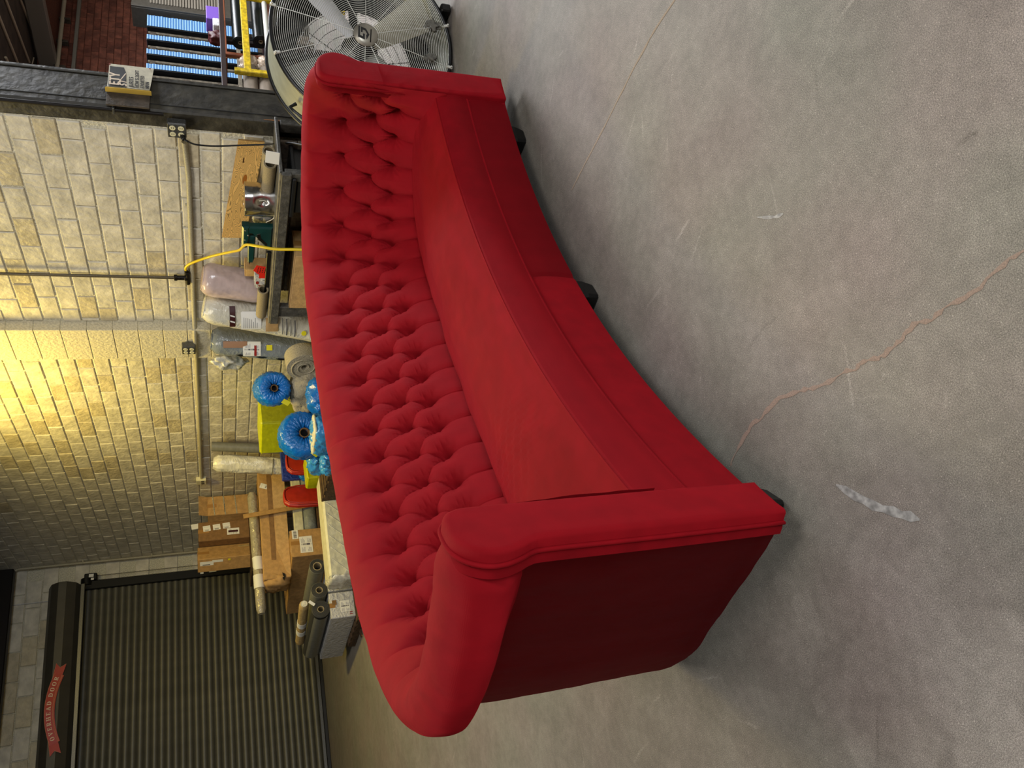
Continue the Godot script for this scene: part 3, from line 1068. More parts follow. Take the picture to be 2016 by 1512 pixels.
func build_sofa():
	sofa_line()
	var sofa := thing("curved_sofa", "long curved red velvet sofa with button tufted back on black block feet", "sofa", Vector3(1.735, 0, -1.9), 0.2758)
	tufted_back(sofa)
	outer_cover(sofa)
	seat(sofa)
	for s in [-1.0, 1.0]:
		arm_front(sofa, s)
	# feet: tapered black blocks
	for p in [[-1.215, 0.07, 0.45], [0.0, 0.275, 0.0], [1.06, 0.145, -0.25], [-0.95, 0.88, 0.4], [0.0, 1.0, 0.0], [0.95, 0.88, -0.4]]:
		var fp := []
		add("foot", foot_mesh(), M.black_wood, sofa, turned(Vector3(p[0], 0.0, -p[1]), Vector3(0, p[2], 0)))

func foot_mesh() -> ArrayMesh:
	if meshes.has("foot"):
		return meshes["foot"]
	var st := SurfaceTool.new()
	st.begin(Mesh.PRIMITIVE_TRIANGLES)
	st.set_smooth_group(-1)
	var lev := [[0.0, 0.036], [0.006, 0.040], [0.05, 0.050], [0.092, 0.052]]
	var rings := []
	for l in lev:
		var w: float = l[1]
		var c := w * 0.78
		var rg := []
		for q in [[w, c], [c, w], [-c, w], [-w, c], [-w, -c], [-c, -w], [c, -w], [w, -c]]:
			rg.append(Vector3(q[0], l[0], q[1]))
		rings.append(rg)
	for i in 3:
		for k in 8:
			tri(st, rings[i][k], rings[i][(k + 1) % 8], rings[i + 1][(k + 1) % 8], Vector3(0, 0.04, 0))
			tri(st, rings[i][k], rings[i + 1][(k + 1) % 8], rings[i + 1][k], Vector3(0, 0.04, 0))
	for k in range(1, 7):
		tri(st, rings[0][0], rings[0][k], rings[0][k + 1], Vector3(0, 0.04, 0))
		tri(st, rings[3][0], rings[3][k], rings[3][k + 1], Vector3(0, 0.04, 0))
	st.generate_normals()
	meshes["foot"] = st.commit()
	return meshes["foot"]

func seg_dist(p: Vector2, a: Vector2, b: Vector2) -> float:
	var d := b - a
	return (p - a - d * clampf((p - a).dot(d) / d.length_squared(), 0.0, 1.0)).length()

func tufted_back(sofa: Node3D):
	var nu := 760
	var nv := 150
	var nk := line_pts.size() - 1
	# arc length along the section, at full lean, for the tufting pattern
	var arc := [0.0]
	var steps := 260
	var jm := float(H_FRONT.size() - 1)
	for i in steps:
		arc.append(arc[i] + section(0, jm * i / steps, 1.0).distance_to(section(0, jm * (i + 1) / steps, 1.0)))
	var arc_at := func(j: float) -> float:
		var f := j / jm * steps
		var i := mini(int(f), steps - 1)
		return lerpf(arc[i], arc[i + 1], f - i)
	var rows := [arc_at.call(2.0), arc_at.call(3.0), arc_at.call(4.12)]     # low, middle, top
	var low_end: float = arc_at.call(0.4)
	var nz := FastNoiseLite.new()
	nz.seed = 3
	nz.frequency = 7.0
	nz.fractal_octaves = 2
	var v := PackedVector3Array()
	var uv := PackedVector2Array()
	v.resize(nu * nv)
	uv.resize(nu * nv)
	var total_len: float = line_len[nk]
	for i in nu:
		var kf := i / float(nu - 1) * nk
		var k := mini(int(kf), nk - 1)
		var f := kf - k
		var base := (line_pts[k] as Vector2).lerp(line_pts[k + 1], f)
		var out := (line_out[k] as Vector2).lerp(line_out[k + 1], f).normalized()
		var ln := lerpf(lean_at(k), lean_at(k + 1), f)
		var s := lerpf(line_len[k], line_len[k + 1], f)
		var edge: float = minf(s + total_len, total_len - s)
		var fade := smoothstep(0.015, 0.09, edge)
		var wall := (wall_pts[k] as Vector2).lerp(wall_pts[k + 1], f)
		for jn in nv:
			var j: float = jm * jn / (nv - 1)
			var p := section(k, j, ln)
			# the roll's underside tucks in to the outer cover
			var tuck := smoothstep(10.6, 13.0, j)
			var p2 := section(k, minf(j + 0.05, jm), ln)
			var p0 := section(k, maxf(j - 0.05, 0.0), ln)
			var t := (p2 - p0).normalized()
			var n2 := Vector2(-t.y, t.x)                       # towards the sitter, or up on the roll
			var a: float = arc_at.call(j)
			var d := tuft_depth(Vector2(s, a), rows, low_end)
			# over the crest the pleats flatten to shallow folds
			d = lerpf(d, 0.012 + clampf(d, -0.02, 0.03) * 0.10, smoothstep(4.6, 6.6, j))
			d = d * fade + nz.get_noise_2d(s, a) * 0.0025
			var q := p + n2 * d
			var pos := (base + out * q.x).lerp(wall - out * 0.004, tuck)
			v[i * nv + jn] = sofa_xyz(pos, q.y)
			uv[i * nv + jn] = Vector2(s, a)
	var back := add("tufted_back", grid_of(nu, nv, v, uv, BACK_NAP, true), M.velvet, sofa)
	# buttons
	var bm := lathe([Vector2(0, 0), Vector2(0.0095, 0.0), Vector2(0.0105, 0.002), Vector2(0.0085, 0.0055), Vector2(0.004, 0.0075), Vector2(0, 0.008)], 14, true)
	for r in 3:
		var half := 0.5 if r == 1 else 0.0
		for m in range(-14, 15):
			var s: float = (m + half) * TUFT
			if absf(s) > total_len - 0.06:
				continue
			var k := 0
			while k < nk - 1 and line_len[k + 1] < s:
				k += 1
			var ln := lean_at(k)
			var j: float = [2.0, 3.0, 4.12][r]
			var p := section(k, j, ln)
			var t := (section(k, j + 0.05, ln) - section(k, j - 0.05, ln)).normalized()
			var n2 := Vector2(-t.y, t.x)
			var q := p + n2 * (tuft_depth(Vector2(s, rows[r]), rows, low_end) + 0.003)
			var pos: Vector2 = line_pts[k] + line_out[k] * q.x
			var o: Vector2 = line_out[k] * n2.x
			add("button", bm, M.velvet, back, aim(sofa_xyz(pos, q.y), Vector3(o.x, n2.y, -o.y)))

const BACK_NAP := Vector3(-0.35, -0.7, 0)

# how far the cover stands proud of the frame at (length, height along the section): deep pits at the buttons, folded pleats between, plump diamonds
func tuft_depth(p: Vector2, rows: Array, low_end: float) -> float:
	var e := 1.0      # to the nearest pleat
	var b := 1.0      # to the nearest button
	var near := Vector2.ZERO
	var m0 := int(round(p.x / TUFT))
	var top_end: float = rows[2] + 0.40
	for m in range(m0 - 1, m0 + 2):
		var x := m * TUFT
		var low := Vector2(x, rows[0])
		var top := Vector2(x, rows[2])
		for q in [low, top, Vector2(x + TUFT * 0.5, rows[1])]:
			var l := p.distance_to(q)
			if l < b:
				b = l; near = q
		e = minf(e, seg_dist(p, low, Vector2(x, low_end)) + 0.001)
		e = minf(e, seg_dist(p, top, Vector2(x, top_end)) + 0.004 + 0.02 * smoothstep(rows[2] + 0.12, top_end, p.y))
		for s in [-0.5, 0.5]:
			var midp := Vector2(x + TUFT * s, rows[1])
			e = minf(e, seg_dist(p, low, midp))
			e = minf(e, seg_dist(p, midp, top))
	var puff := 0.019 * (1.0 - exp(-e / 0.018))
	var groove := -0.009 * exp(-e * e / (0.0055 * 0.0055)) * (0.22 + 0.78 * exp(-b / 0.05))
	var pit := -0.036 * exp(-maxf(0.0, b - 0.009) / 0.015) - 0.026 * exp(-pow(b / 0.056, 2.0))
	var ang := (p - near).angle()
	var crease := 0.0034 * sin(ang * 11.0 + near.x * 7.0 + 1.5 * sin(ang * 3.0)) * exp(-pow((b - 0.036) / 0.024, 2.0))
	return puff + groove + pit + crease

func outer_cover(sofa: Node3D):
	var nk := line_pts.size() - 1
	var nz := FastNoiseLite.new()
	nz.seed = 9
	nz.frequency = 2.2
	add("outer_cover", grid(240, 26, func(a, b):
		var kf: float = a * nk
		var k := mini(int(kf), nk - 1)
		var f: float = kf - k
		var base := (wall_pts[k] as Vector2).lerp(wall_pts[k + 1], f)
		var dir: Vector2 = (wall_pts[k + 1] - wall_pts[k]).normalized()
		var out := Vector2(-dir.y, dir.x)
		var o := 0.0
		var h: float = lerpf(0.785, 0.082, b)
		o += 0.006 * sin(PI * b) + nz.get_noise_2d(kf * 0.02, h * 2.0) * 0.004 + 0.004 * exp(-pow((b - 0.97) / 0.03, 2.0))
		return sofa_xyz(base + out * o, h), COVER_NAP, false), M.velvet, sofa)
	# dust cover below
	add("dust_cover", grid(60, 4, func(a, b):
		var k := int(a * nk)
		var base: Vector2 = (line_pts[k] as Vector2).lerp(wall_pts[k], 0.9)
		var fr := Vector2(base.x, maxf(0.03, front_line(base.x) + 0.02))
		return sofa_xyz(base.lerp(fr, b), 0.088)), M.rubber_black, sofa)

const COVER_NAP := Vector3(0, -1.4, -0.5)

func seat(sofa: Node3D):
	var nk := line_pts.size() - 1
	var nz := FastNoiseLite.new()
	nz.seed = 17
	nz.frequency = 1.6
	nz.fractal_octaves = 3
	var depth_at := func(x: float) -> float:
		var best := 0.76
		var k := 0
		while k < nk and line_pts[k].x < x:
			k += 1
		# on the arms x runs back on itself: take the deepest point at that x
		for q in range(0, nk, 2):
			if absf(line_pts[q].x - clampf(x, -1.183, 1.183)) < 0.012:
				best = line_pts[q].y if best == 0.76 else maxf(best, line_pts[q].y)
		return best
	var cols := []
	for i in 121:
		var x := lerpf(-1.235, 1.235, i / 120.0)
		cols.append(depth_at.call(x))
	for i in range(1, 120):
		cols[i] = (cols[i - 1] + cols[i] + cols[i + 1]) / 3.0
	var top := grid(121, 54, func(a, b):
		var x: float = lerpf(-1.235, 1.235, a)
		var fr := front_line(x)
		var dp: float = cols[int(round(a * 120))] + 0.03
		var v: float
		var h: float
		var d: float
		if b < 0.26:                      # the front band, from the welt up
			var t: float = b / 0.26
			h = lerpf(0.280, 0.415, t)
			d = fr - 0.012 * sin(PI * t) + 0.004 * t
		elif b < 0.34:                    # rounded top edge
			var t: float = (b - 0.26) / 0.08
			h = 0.415 + 0.016 * sin(t * PI / 2)
			d = fr + 0.004 + 0.022 * (1.0 - cos(t * PI / 2))
		else:
			v = (b - 0.34) / 0.66
			d = lerpf(fr + 0.026, dp, v)
			h = 0.431 + 0.062 * (1.0 - pow((1.86 * v - 1.0), 2.0)) - 0.018 * smoothstep(0.8, 1.0, v)
			h += nz.get_noise_2d(x * 1.5, v * 2.0) * 0.009
			var k := exp(-pow((x + 0.62) / 0.16, 2.0))
			h += 0.004 * k * sin((x + v * 0.45) * 95.0) * sin(PI * v)
		return sofa_xyz(Vector2(x, d), h), Vector3(0.25, -0.15, -0.4), false)
	var s := add("seat", top, M.velvet, sofa)
	# stitched line along the top of the front band
	var st := []
	for i in 90:
		var x := lerpf(-1.17, 1.17, i / 89.0)
		st.append(sofa_xyz(Vector2(x, front_line(x) + 0.010), 0.4275))
	add("stitching", tube(st, 0.0012, 4), M.velvet, s)
	# rail under the seat, in two lengths of cloth that meet at a seam by the middle foot
	for r in [[-1.20, 0.055], [0.055, 1.20]]:
		add("front_rail", grid(60, 12, func(a, b):
			var x: float = lerpf(r[0], r[1], a)
			var e := minf(a, 1.0 - a) * 1.2
			var tuck := 0.006 * exp(-e / 0.004) if absf(x - 0.055) < 0.05 else 0.0
			var h: float = lerpf(0.082, 0.272, b)
			return sofa_xyz(Vector2(x, front_line(x) + 0.010 - 0.007 * sin(PI * b) + tuck), h), Vector3(0, 0.25, 0) if r[0] < 0.0 else Vector3(0.3, -0.7, 0)), M.velvet, sofa)
	var w := []
	for i in 90:
		var x := lerpf(-1.178, 1.178, i / 89.0)
		w.append(sofa_xyz(Vector2(x, front_line(x) + 0.004), 0.276))
	add("welt", tube(w, 0.0065, 8), M.velvet, sofa)

func arm_front(sofa: Node3D, s: float):
	# outline of the padded front: straight inside, a small scroll outside at the top
	var ctrl := [[0.004, 0.084], [0.0, 0.30], [0.0, 0.60], [0.0, 0.86], [0.008, 0.925], [0.034, 0.952], [0.075, 0.957], [0.118, 0.950], [0.152, 0.925], [0.172, 0.885], [0.172, 0.845], [0.158, 0.805], [0.143, 0.775], [0.138, 0.73], [0.140, 0.50], [0.141, 0.30], [0.140, 0.084]]
	var pts := []
	for i in ctrl.size():
		var n := ctrl.size()
		var p := func(m: int) -> Vector2: return Vector2(ctrl[posmod(m, n)][0], ctrl[posmod(m, n)][1])
		var sharp := i == 0 or i == n - 1 or i == n - 2
		for k in 4:
			var t := k / 4.0
			if sharp:
				pts.append((p.call(i) as Vector2).lerp(p.call(i + 1), t))
			else:
				pts.append((p.call(i) as Vector2).cubic_interpolate(p.call(i + 1), p.call(i - 1) if i > 0 else p.call(i), p.call(i + 2), t))
	var flat := []
	for p in pts:
		flat.append(Vector2(p.x * s, p.y))
	# panel frame: from the inner foot of the arm outwards
	var o := Vector3(s * 1.180, 0, -0.012)
	var out := Vector3(s * 0.139, 0, 0.045).normalized() * s
	var xf := facing(o, out, Vector3.UP)
	var panel := add("arm_front", leaned(pad(flat, 0.045, 0.014), Vector3(0, 0.7, 0.0)), M.velvet, sofa, xf)
	var welt := []
	for p in flat:
		welt.append(Vector3(p.x + s * (0.003 if absf(p.x) > 0.07 else -0.003), p.y, -0.016))
	add("welt", tube(welt, 0.006, 7, true), M.velvet, panel)
	# cloth gathered behind the pad
	add("arm_end", pad(flat, 0.03, 0.008), M.velvet, panel, at(s * 0.0, -0.004, -0.038))

# the pile of the cloth lies one way: tip every normal
func leaned(mesh: ArrayMesh, lean: Vector3) -> ArrayMesh:
	var arr := mesh.surface_get_arrays(0)
	var n: PackedVector3Array = arr[Mesh.ARRAY_NORMAL]
	for i in n.size():
		n[i] = (n[i] + lean).normalized()
	arr[Mesh.ARRAY_NORMAL] = n
	var out := ArrayMesh.new()
	out.add_surface_from_arrays(Mesh.PRIMITIVE_TRIANGLES, arr)
	return out

# a cushion-edged plate: the outline at full size, then drawn in towards the front and back faces
func pad(outline: Array, depth: float, r: float) -> ArrayMesh:
	var pts := PackedVector2Array(outline)
	if Geometry2D.is_polygon_clockwise(pts):
		pts.reverse()
	var n := pts.size()
	var nrm := []
	for i in n:
		var e := (pts[(i + 1) % n] - pts[(i + n - 1) % n]).normalized()
		nrm.append(Vector2(-e.y, e.x))
	var layers := []
	for k in 5:
		var a := PI / 2 * k / 4.0
		layers.append([r * (1.0 - sin(a)), depth / 2.0 - r * (1.0 - cos(a))])
	layers.reverse()
	layers.append([0.0, -depth / 2.0])
	layers = [[r, depth / 2.0]]
	for k in 5:
		var a := PI / 2 * (k + 1) / 5.0
		layers.append([r * (1.0 - sin(a)), depth / 2.0 - r * (1.0 - cos(a))])
	layers.append([0.0, -depth / 2.0])
	var st := SurfaceTool.new()
	st.begin(Mesh.PRIMITIVE_TRIANGLES)
	st.set_smooth_group(0)
	var vert := func(i: int, l: Array) -> Vector3:
		var p: Vector2 = pts[i] + nrm[i] * l[0]
		return Vector3(p.x, p.y, l[1])
	for k in layers.size() - 1:
		for i in n:
			var j := (i + 1) % n
			var a: Vector3 = vert.call(i, layers[k])
			var b: Vector3 = vert.call(j, layers[k])
			var c: Vector3 = vert.call(j, layers[k + 1])
			var d: Vector3 = vert.call(i, layers[k + 1])
			st.add_vertex(a); st.add_vertex(b); st.add_vertex(c)
			st.add_vertex(a); st.add_vertex(c); st.add_vertex(d)
	var inner := PackedVector2Array()
	for i in n:
		inner.append(pts[i] + nrm[i] * r)
	var tris := Geometry2D.triangulate_polygon(inner)
	for i in range(0, tris.size(), 3):
		tri(st, Vector3(inner[tris[i]].x, inner[tris[i]].y, depth / 2.0), Vector3(inner[tris[i + 1]].x, inner[tris[i + 1]].y, depth / 2.0), Vector3(inner[tris[i + 2]].x, inner[tris[i + 2]].y, depth / 2.0), Vector3(0, 0, -1e4))
	st.generate_normals()
	return st.commit()
# ---------------------------------------------------------------- the drum fan in the opening
func build_fan():
	var f := thing("drum_fan", "large round drum fan with pale drum and wire guard behind the sofa's far arm", "fan", Vector3(4.014, 0, -2.80), -0.437)
	var c := Vector3(0, 0.535, 0)
	var turn := Transform3D(Basis(Vector3.RIGHT, PI / 2), c)      # lathe axis to +z
	# drum: a short open cylinder, 0.34 m deep
	add("drum", lathe([Vector2(0.512, -0.34), Vector2(0.518, -0.34), Vector2(0.518, -0.02), Vector2(0.512, -0.02), Vector2(0.512, -0.34)], 72), M.fan_drum, f, turn)
	for z in [0.0, -0.34]:
		var rim := []
		for k in 72:
			rim.append(c + Vector3(0.522 * cos(TAU * k / 72), 0.522 * sin(TAU * k / 72), z))
		add("rim", tube(rim, 0.013, 8, true), M.fan_black, f)
	# wire guard: rings and spokes, domed a little
	var dome := func(r: float) -> float: return 0.035 * (1.0 - pow(r / 0.52, 2.0)) + 0.004
	for k in 40:
		var r := 0.078 + 0.0111 * k
		add("guard_ring", ring(r, 0.0017, 72, 4), M.wire, f, at(0, c.y, dome.call(r)))
	# degrees in the photograph as it is stored
	var seen := [-87.0, -52.0, -116.0, -167.0, 162.0, 128.0, 94.0, 67.0, 41.0, 13.0, -16.0]
	for k in seen.size():
		var a := deg_to_rad(-seen[k] - 90.0)
		var d := Vector3(cos(a), sin(a), 0)
		var path := []
		for q in 9:
			var r := 0.06 + 0.465 * q / 8.0
			path.append(c + d * r + Vector3(0, 0, dome.call(r) + 0.003))
		add("spoke", tube(path, 0.0022, 5), M.wire, f)
		add("clip", join([[box(0.034, 0.016, 0.02, 0.003), turned(c + d * 0.521 + Vector3(0, 0, 0.012), Vector3(0, 0, a))], [cyl(0.006, 0.012, 8, 0.001), Transform3D(Basis(Vector3.RIGHT, PI / 2), c + d * 0.528 + Vector3(0, 0, 0.02))]]), M.wire, f)
	# guard on the far side
	for k in 9:
		add("rear_ring", ring(0.10 + 0.05 * k, 0.002, 48, 4), M.fan_black, f, at(0, c.y, -0.335))
	for k in 8:
		var a := TAU * k / 8 + 0.2
		add("rear_spoke", tube([c + Vector3(0, 0, -0.335), c + Vector3(0.51 * cos(a), 0.51 * sin(a), -0.335)], 0.003, 5), M.fan_black, f)
	add("rear_dark_ring", pipe(0.512, 0.36, 0.012, 48), M.fan_black, f, Transform3D(Basis(Vector3.RIGHT, PI / 2), c + Vector3(0, 0, -0.338)))  # dark ring added to darken the view through the drum
	# motor, hub and four paddle blades
	add("motor", cyl(0.11, 0.16, 28, 0.01), M.fan_black, f, Transform3D(Basis(Vector3.RIGHT, PI / 2), c + Vector3(0, 0, -0.30)))
	add("motor_bracket", join([[box(0.05, 1.02, 0.03, 0.004), at(0, c.y, -0.315)], [box(1.02, 0.05, 0.03, 0.004), at(0, c.y, -0.315)]]), M.fan_black, f)
	var bl := [[42.0, M.blade_lit], [-55.0, M.blade_cream], [122.0, M.blade_grey], [-146.0, M.blade_grey]]
	for b in bl:
		var a: float = deg_to_rad(b[0] - 90.0)
		var rot := Basis(Vector3.BACK, a + PI / 2)
		add("blade", grid(14, 8, func(u, v):
			var r: float = lerpf(0.075, 0.492, u)
			var w: float = lerpf(0.085, 0.20, pow(u, 0.7))
			var t: float = (v - 0.5) * w
			return Vector3(r, t, -0.10 + t * 0.55 + 0.02 * sin(PI * v) + 0.01 * u)), b[1], f, Transform3D(rot, c))
	var hub := add("hub_cap", lathe([Vector2(0, 0.0), Vector2(0.066, 0.0), Vector2(0.072, 0.004), Vector2(0.068, 0.012), Vector2(0.035, 0.018), Vector2(0, 0.020)], 40, true), M.hub_metal, f, Transform3D(Basis(Vector3.RIGHT, PI / 2), c + Vector3(0, 0, 0.034)))
	# the maker's emblem: two interlocking hooks, given as (right, up) in thousandths of a metre
	var k := 0.000285
	var up := func(px: float, py: float) -> Vector2: return Vector2((890.0 - py) * k * 1.12, (945.0 - px) * k)
	var one := []
	for q in [[800, 758], [828, 760], [822, 930], [880, 952], [884, 897], [920, 899], [915, 1003], [782, 962]]:
		one.append(up.call(q[0], q[1]))
	var two := []
	for q in [[850, 770], [948, 797], [1012, 905], [948, 1003], [946, 915], [968, 900], [930, 832], [882, 820], [874, 872], [846, 868]]:
		two.append(up.call(q[0], q[1]))
	var face := Transform3D(Basis(Vector3.RIGHT, -PI / 2), Vector3.ZERO)
	add("emblem", slab(one, 0.003), M.ink, hub, face * at(0, 0, 0.019))
	add("emblem", slab(two, 0.003), M.ink, hub, face * at(0, 0, 0.019))
	add("slot_mark", tube([Vector3(0.030, -0.031, 0.0185), Vector3(-0.047, -0.024, 0.0165)], 0.0035, 6), M.iron, hub, face)
	# grip on the drum and the floor skids
	add("handle", tube([Vector3(-0.375, 0.92, -0.14), Vector3(-0.398, 0.955, -0.14), Vector3(-0.425, 0.93, -0.14), Vector3(-0.455, 0.89, -0.14), Vector3(-0.475, 0.845, -0.14), Vector3(-0.462, 0.80, -0.14)], 0.011, 8), M.fan_black, f)
	for s in [-1.0, 1.0]:
		add("skid", box(0.05, 0.06, 0.42, 0.008), M.fan_black, f, at(s * 0.25, 0.036, -0.17))
	# fluff caught on the wires
	for q in [[0.13, 0.125, 0.09, 3], [-0.08, 0.15, 0.07, 4], [-0.31, 0.13, 0.05, 5], [0.19, 0.945, 0.03, 6]]:
		add("dust_tuft", lump(Vector3(q[2] * 0.5, q[2] * 0.75, 0.012), 2.0, 18, 11, 0.035, 60.0, q[3]), M.dust, f, at(q[0], q[1], 0.018))
# ---------------------------------------------------------------- goods: builders shared by bench and pile
# a roll of cloth, vinyl or card: p is the middle of its near end, dir points to its far end
func roll(called: String, label: String, category: String, p: Vector3, dir: Vector3, length: float, r: float, core: float, m: Material, end: Material, inside: Material, group := "", crumple := 0.0) -> Node3D:
	var o := thing(called, label, category, p, 0.0, group)
	var xf := aim(Vector3.ZERO, dir)
	if crumple > 0.0:
		var nz := FastNoiseLite.new()
		nz.seed = int(r * 10000.0) + called.length()
		nz.frequency = 5.0
		nz.fractal_octaves = 3
		add("wrap", grid(41, 30, func(u, v):
			var a: float = -TAU * u
			var y: float = v * length
			var e: float = minf(v, 1.0 - v) * length
			var rr := r * (1.0 - 0.35 * exp(-e / (r * 0.18))) + nz.get_noise_3d(cos(a) * 0.4, y, sin(a) * 0.4) * crumple
			return Vector3(cos(a) * rr, y, sin(a) * rr)), m, o, xf)
		add("end_face", cyl(r * 0.72, 0.006, 20, 0.001), end, o, xf * at(0, 0.002, 0))
		add("end_face", cyl(r * 0.72, 0.006, 20, 0.001), end, o, xf * at(0, length - 0.008, 0))
		return o
	add("sheet", pipe(r, core, length, 32), m, o, xf)
	if core > 0.0:
		# wound layers show on the near end, with a card core
		var line := []
		var turns := 4
		for k in 28 * turns:
			var t := k / float(28 * turns)
			var rr := lerpf(core + 0.004, r - 0.003, t)
			line.append(Vector3(cos(t * TAU * turns) * rr, -0.0004, sin(t * TAU * turns) * rr))
		add("wound_edge", tube(line, 0.0022, 4), end, o, xf)
		add("end_face", pipe(r - 0.001, core, 0.004, 32), end, o, xf * at(0, -0.0005, 0))
		add("core", pipe(core + 0.001, core * 0.82, length - 0.02, 24), inside, o, xf * at(0, -0.002, 0))
		add("core_end", cyl(core * 0.82, 0.003, 20, 0.0005), M.dark_hole, o, xf * at(0, minf(length * 0.5, 0.12), 0))
	return o

# a cardboard box: body, two closing flaps with their gap, tape over the gap. x wide, y high, z deep; p is the middle of its underside
func carton(label: String, p: Vector3, size: Vector3, turn: float, m: Material, group := "", tape_at := 0.5) -> Node3D:
	var o := thing("cardboard_box", label, "box", p, turn, group)
	add("body", box(size.x, size.y, size.z, 0.006), m, o, at(0, size.y / 2, 0))
	for s in [-1.0, 1.0]:
		add("flap", box(size.x * 0.5 - 0.003, 0.004, size.z - 0.004, 0.001), m, o, at(s * size.x * 0.25, size.y + 0.002, 0))
	if tape_at > 0.0:
		add("tape_strip", box(0.05, 0.0015, size.z + 0.003, 0.0005), M.tape, o, at(0, size.y + 0.0045, 0))
		add("tape_strip", box(0.05, size.y * 0.22, 0.0015, 0.0005), M.tape, o, at(0, size.y * 0.9, size.z / 2 + 0.001))
	return o

# a paper label stuck on a box: x, y in the plane of the face, d to stand off
func stick(o: Node3D, pos: Vector3, turn: float, w: float, h: float, m: Material, tilt := 0.0):
	add("paper_label", sticker(w, h, null), m, o, Transform3D(Basis(Vector3.UP, turn) * Basis(Vector3.BACK, tilt), pos))

func slack(pts: Array, steps := 10) -> Array:
	var out := []
	for i in pts.size() - 1:
		for k in steps:
			out.append((pts[i] as Vector3).cubic_interpolate(pts[i + 1], pts[maxi(i - 1, 0)], pts[mini(i + 2, pts.size() - 1)], k / float(steps)))
	out.append(pts[-1])
	return out

# ---------------------------------------------------------------- the workbench along the tiled wall
func build_bench():
	var b := thing("workbench", "dark grey painted workbench against the tiled wall behind the red sofa", "workbench", Vector3(4.065, 0, -4.53))
	add("top_board", box(0.53, 0.022, 1.66, 0.004), M.bench_paint, b, at(0.0, 0.963, 0))
	add("edge_strip", box(0.02, 0.014, 1.66, 0.003), M.bench_edge, b, at(-0.262, 0.968, 0))
	add("apron", box(0.035, 0.066, 1.66, 0.005), M.bench_paint, b, at(-0.262, 0.929, 0))
	for z in [-0.69, 0.79]:
		for x in [-0.235, 0.22]:
			add("leg", box(0.05, 0.94, 0.13 if z < 0.0 else 0.07, 0.005), M.bench_paint, b, at(x, 0.47, z))
	for k in 4:
		add("back_plank", box(0.022, 0.116, 1.62, 0.004), [M.old_wood, M.old_wood_pale, M.old_wood, M.old_wood_pale][k], b, at(0.06, 0.893 - 0.118 * k, 0.0))
	add("cross_board", box(0.03, 0.5, 0.16, 0.004), M.old_wood_pale, b, at(-0.02, 0.70, 0.42))
	add("lower_shelf", box(0.46, 0.025, 1.62, 0.004), M.old_wood, b, at(0.0, 0.55, 0.0))
	var c := carton("plain tan cardboard box on the shelf below the left end of the workbench", Vector3(3.93, 0.5625, -4.84), Vector3(0.26, 0.255, 0.64), 0.0, M.card_light)
	var t := thing("storage_tote", "black plastic storage tote under the right end of the workbench", "tote", Vector3(3.96, 0.5625, -3.92))
	add("tub", slab([Vector2(-0.13, 0), Vector2(0.13, 0), Vector2(0.16, 0.30), Vector2(-0.16, 0.30)], 0.30, 0.012), M.tote_black, t, Transform3D(Basis(Vector3.UP, PI / 2), Vector3.ZERO))
	add("lid", box(0.34, 0.03, 0.36, 0.008), M.tote_black, t, at(0, 0.315, 0))
	# a plywood offcut leaning on the wall, a hand hole near its middle
	var ply := thing("plywood_board", "wavy grained plywood offcut leaning on the tiled wall above the workbench", "board", Vector3(4.275, 1.075, -4.385))
	var pd := Vector3(0, 0.108, -0.99).normalized()
	var face := grid(40, 8, func(u, v): return Vector3((u - 0.5) * 1.0, (0.5 - v) * 0.172, 0.0), Vector3.ZERO, true)
	var xf := facing(Vector3(0, 0.095, 0), -pd, Vector3(-0.12, 1, 0))
	add("panel", box(1.0, 0.172, 0.016, 0.002), M.lath, ply, xf * at(0, 0, -0.009))
	add("face_veneer", face, M.plywood, ply, xf * at(0, 0, -0.0002))
	# card tubes
	roll("card_tube", "open cardboard tube with a white paper slip, at the right end of the workbench", "tube", Vector3(4.10, 1.018, -3.80), Vector3(0.22, 0, -0.97), 0.30, 0.042, 0.036, M.tube_card, M.tube_card, M.tube_card)
	roll("card_tube", "open cardboard tube lying beside the foil roll on the workbench", "tube", Vector3(3.965, 1.018, -3.78), Vector3(0.22, 0, -0.97), 0.33, 0.042, 0.036, M.tube_card, M.tube_card, M.tube_card)
	roll("card_tube", "open cardboard tube jutting over the left end of the workbench", "tube", Vector3(3.885, 1.018, -5.03), Vector3(0.12, 0, -0.99), 0.40, 0.042, 0.036, M.tube_card, M.tube_card, M.tube_card)
	var slip := thing("paper_slip", "small white folded paper card in front of two cardboard tubes", "paper", Vector3(3.86, 0.975, -3.63))
	add("card", box(0.004, 0.085, 0.10, 0.001), M.paper, slip, turned(Vector3(0, 0.042, 0), Vector3(0, 0, -0.15)))
	# the foil-wrapped roll, pinched by a string
	var fo := thing("foil_roll", "shiny silver foil wrapped roll standing on the workbench, tied with string", "roll", Vector3(4.03, 0.974, -4.19))
	add("foil_wrap", grid(57, 26, func(u, v):
		var a: float = -TAU * u
		var y: float = v * 0.195
		var rr: float = 0.118 + 0.004 * sin(a * 9.0 + v * 3.0) * absf(v - 0.5)
		var da := wrapf(a + PI - 0.65, -PI, PI)
		rr -= 0.016 * exp(-(da * da) / 0.05 - pow((v - 0.42) / 0.16, 2.0))
		return Vector3(cos(a) * rr, y, -sin(a) * rr) ), M.foil, fo)
	add("end_face", cyl(0.112, 0.005, 28, 0.001), M.foil, fo, at(0, 0.19, 0))
	add("string", tube(slack([Vector3(-0.075, 0.19, 0.09), Vector3(-0.078, 0.12, 0.068), Vector3(-0.088, 0.06, 0.080), Vector3(-0.105, 0.02, 0.02), Vector3(-0.115, 0.0, -0.05), Vector3(-0.09, 0.05, -0.13)]), 0.003, 6), M.string_white, fo)
	var pouch := thing("paper_pouch", "crumpled white paper pouch between the foil roll and the green stapler", "pouch", Vector3(4.05, 0.974, -4.375))
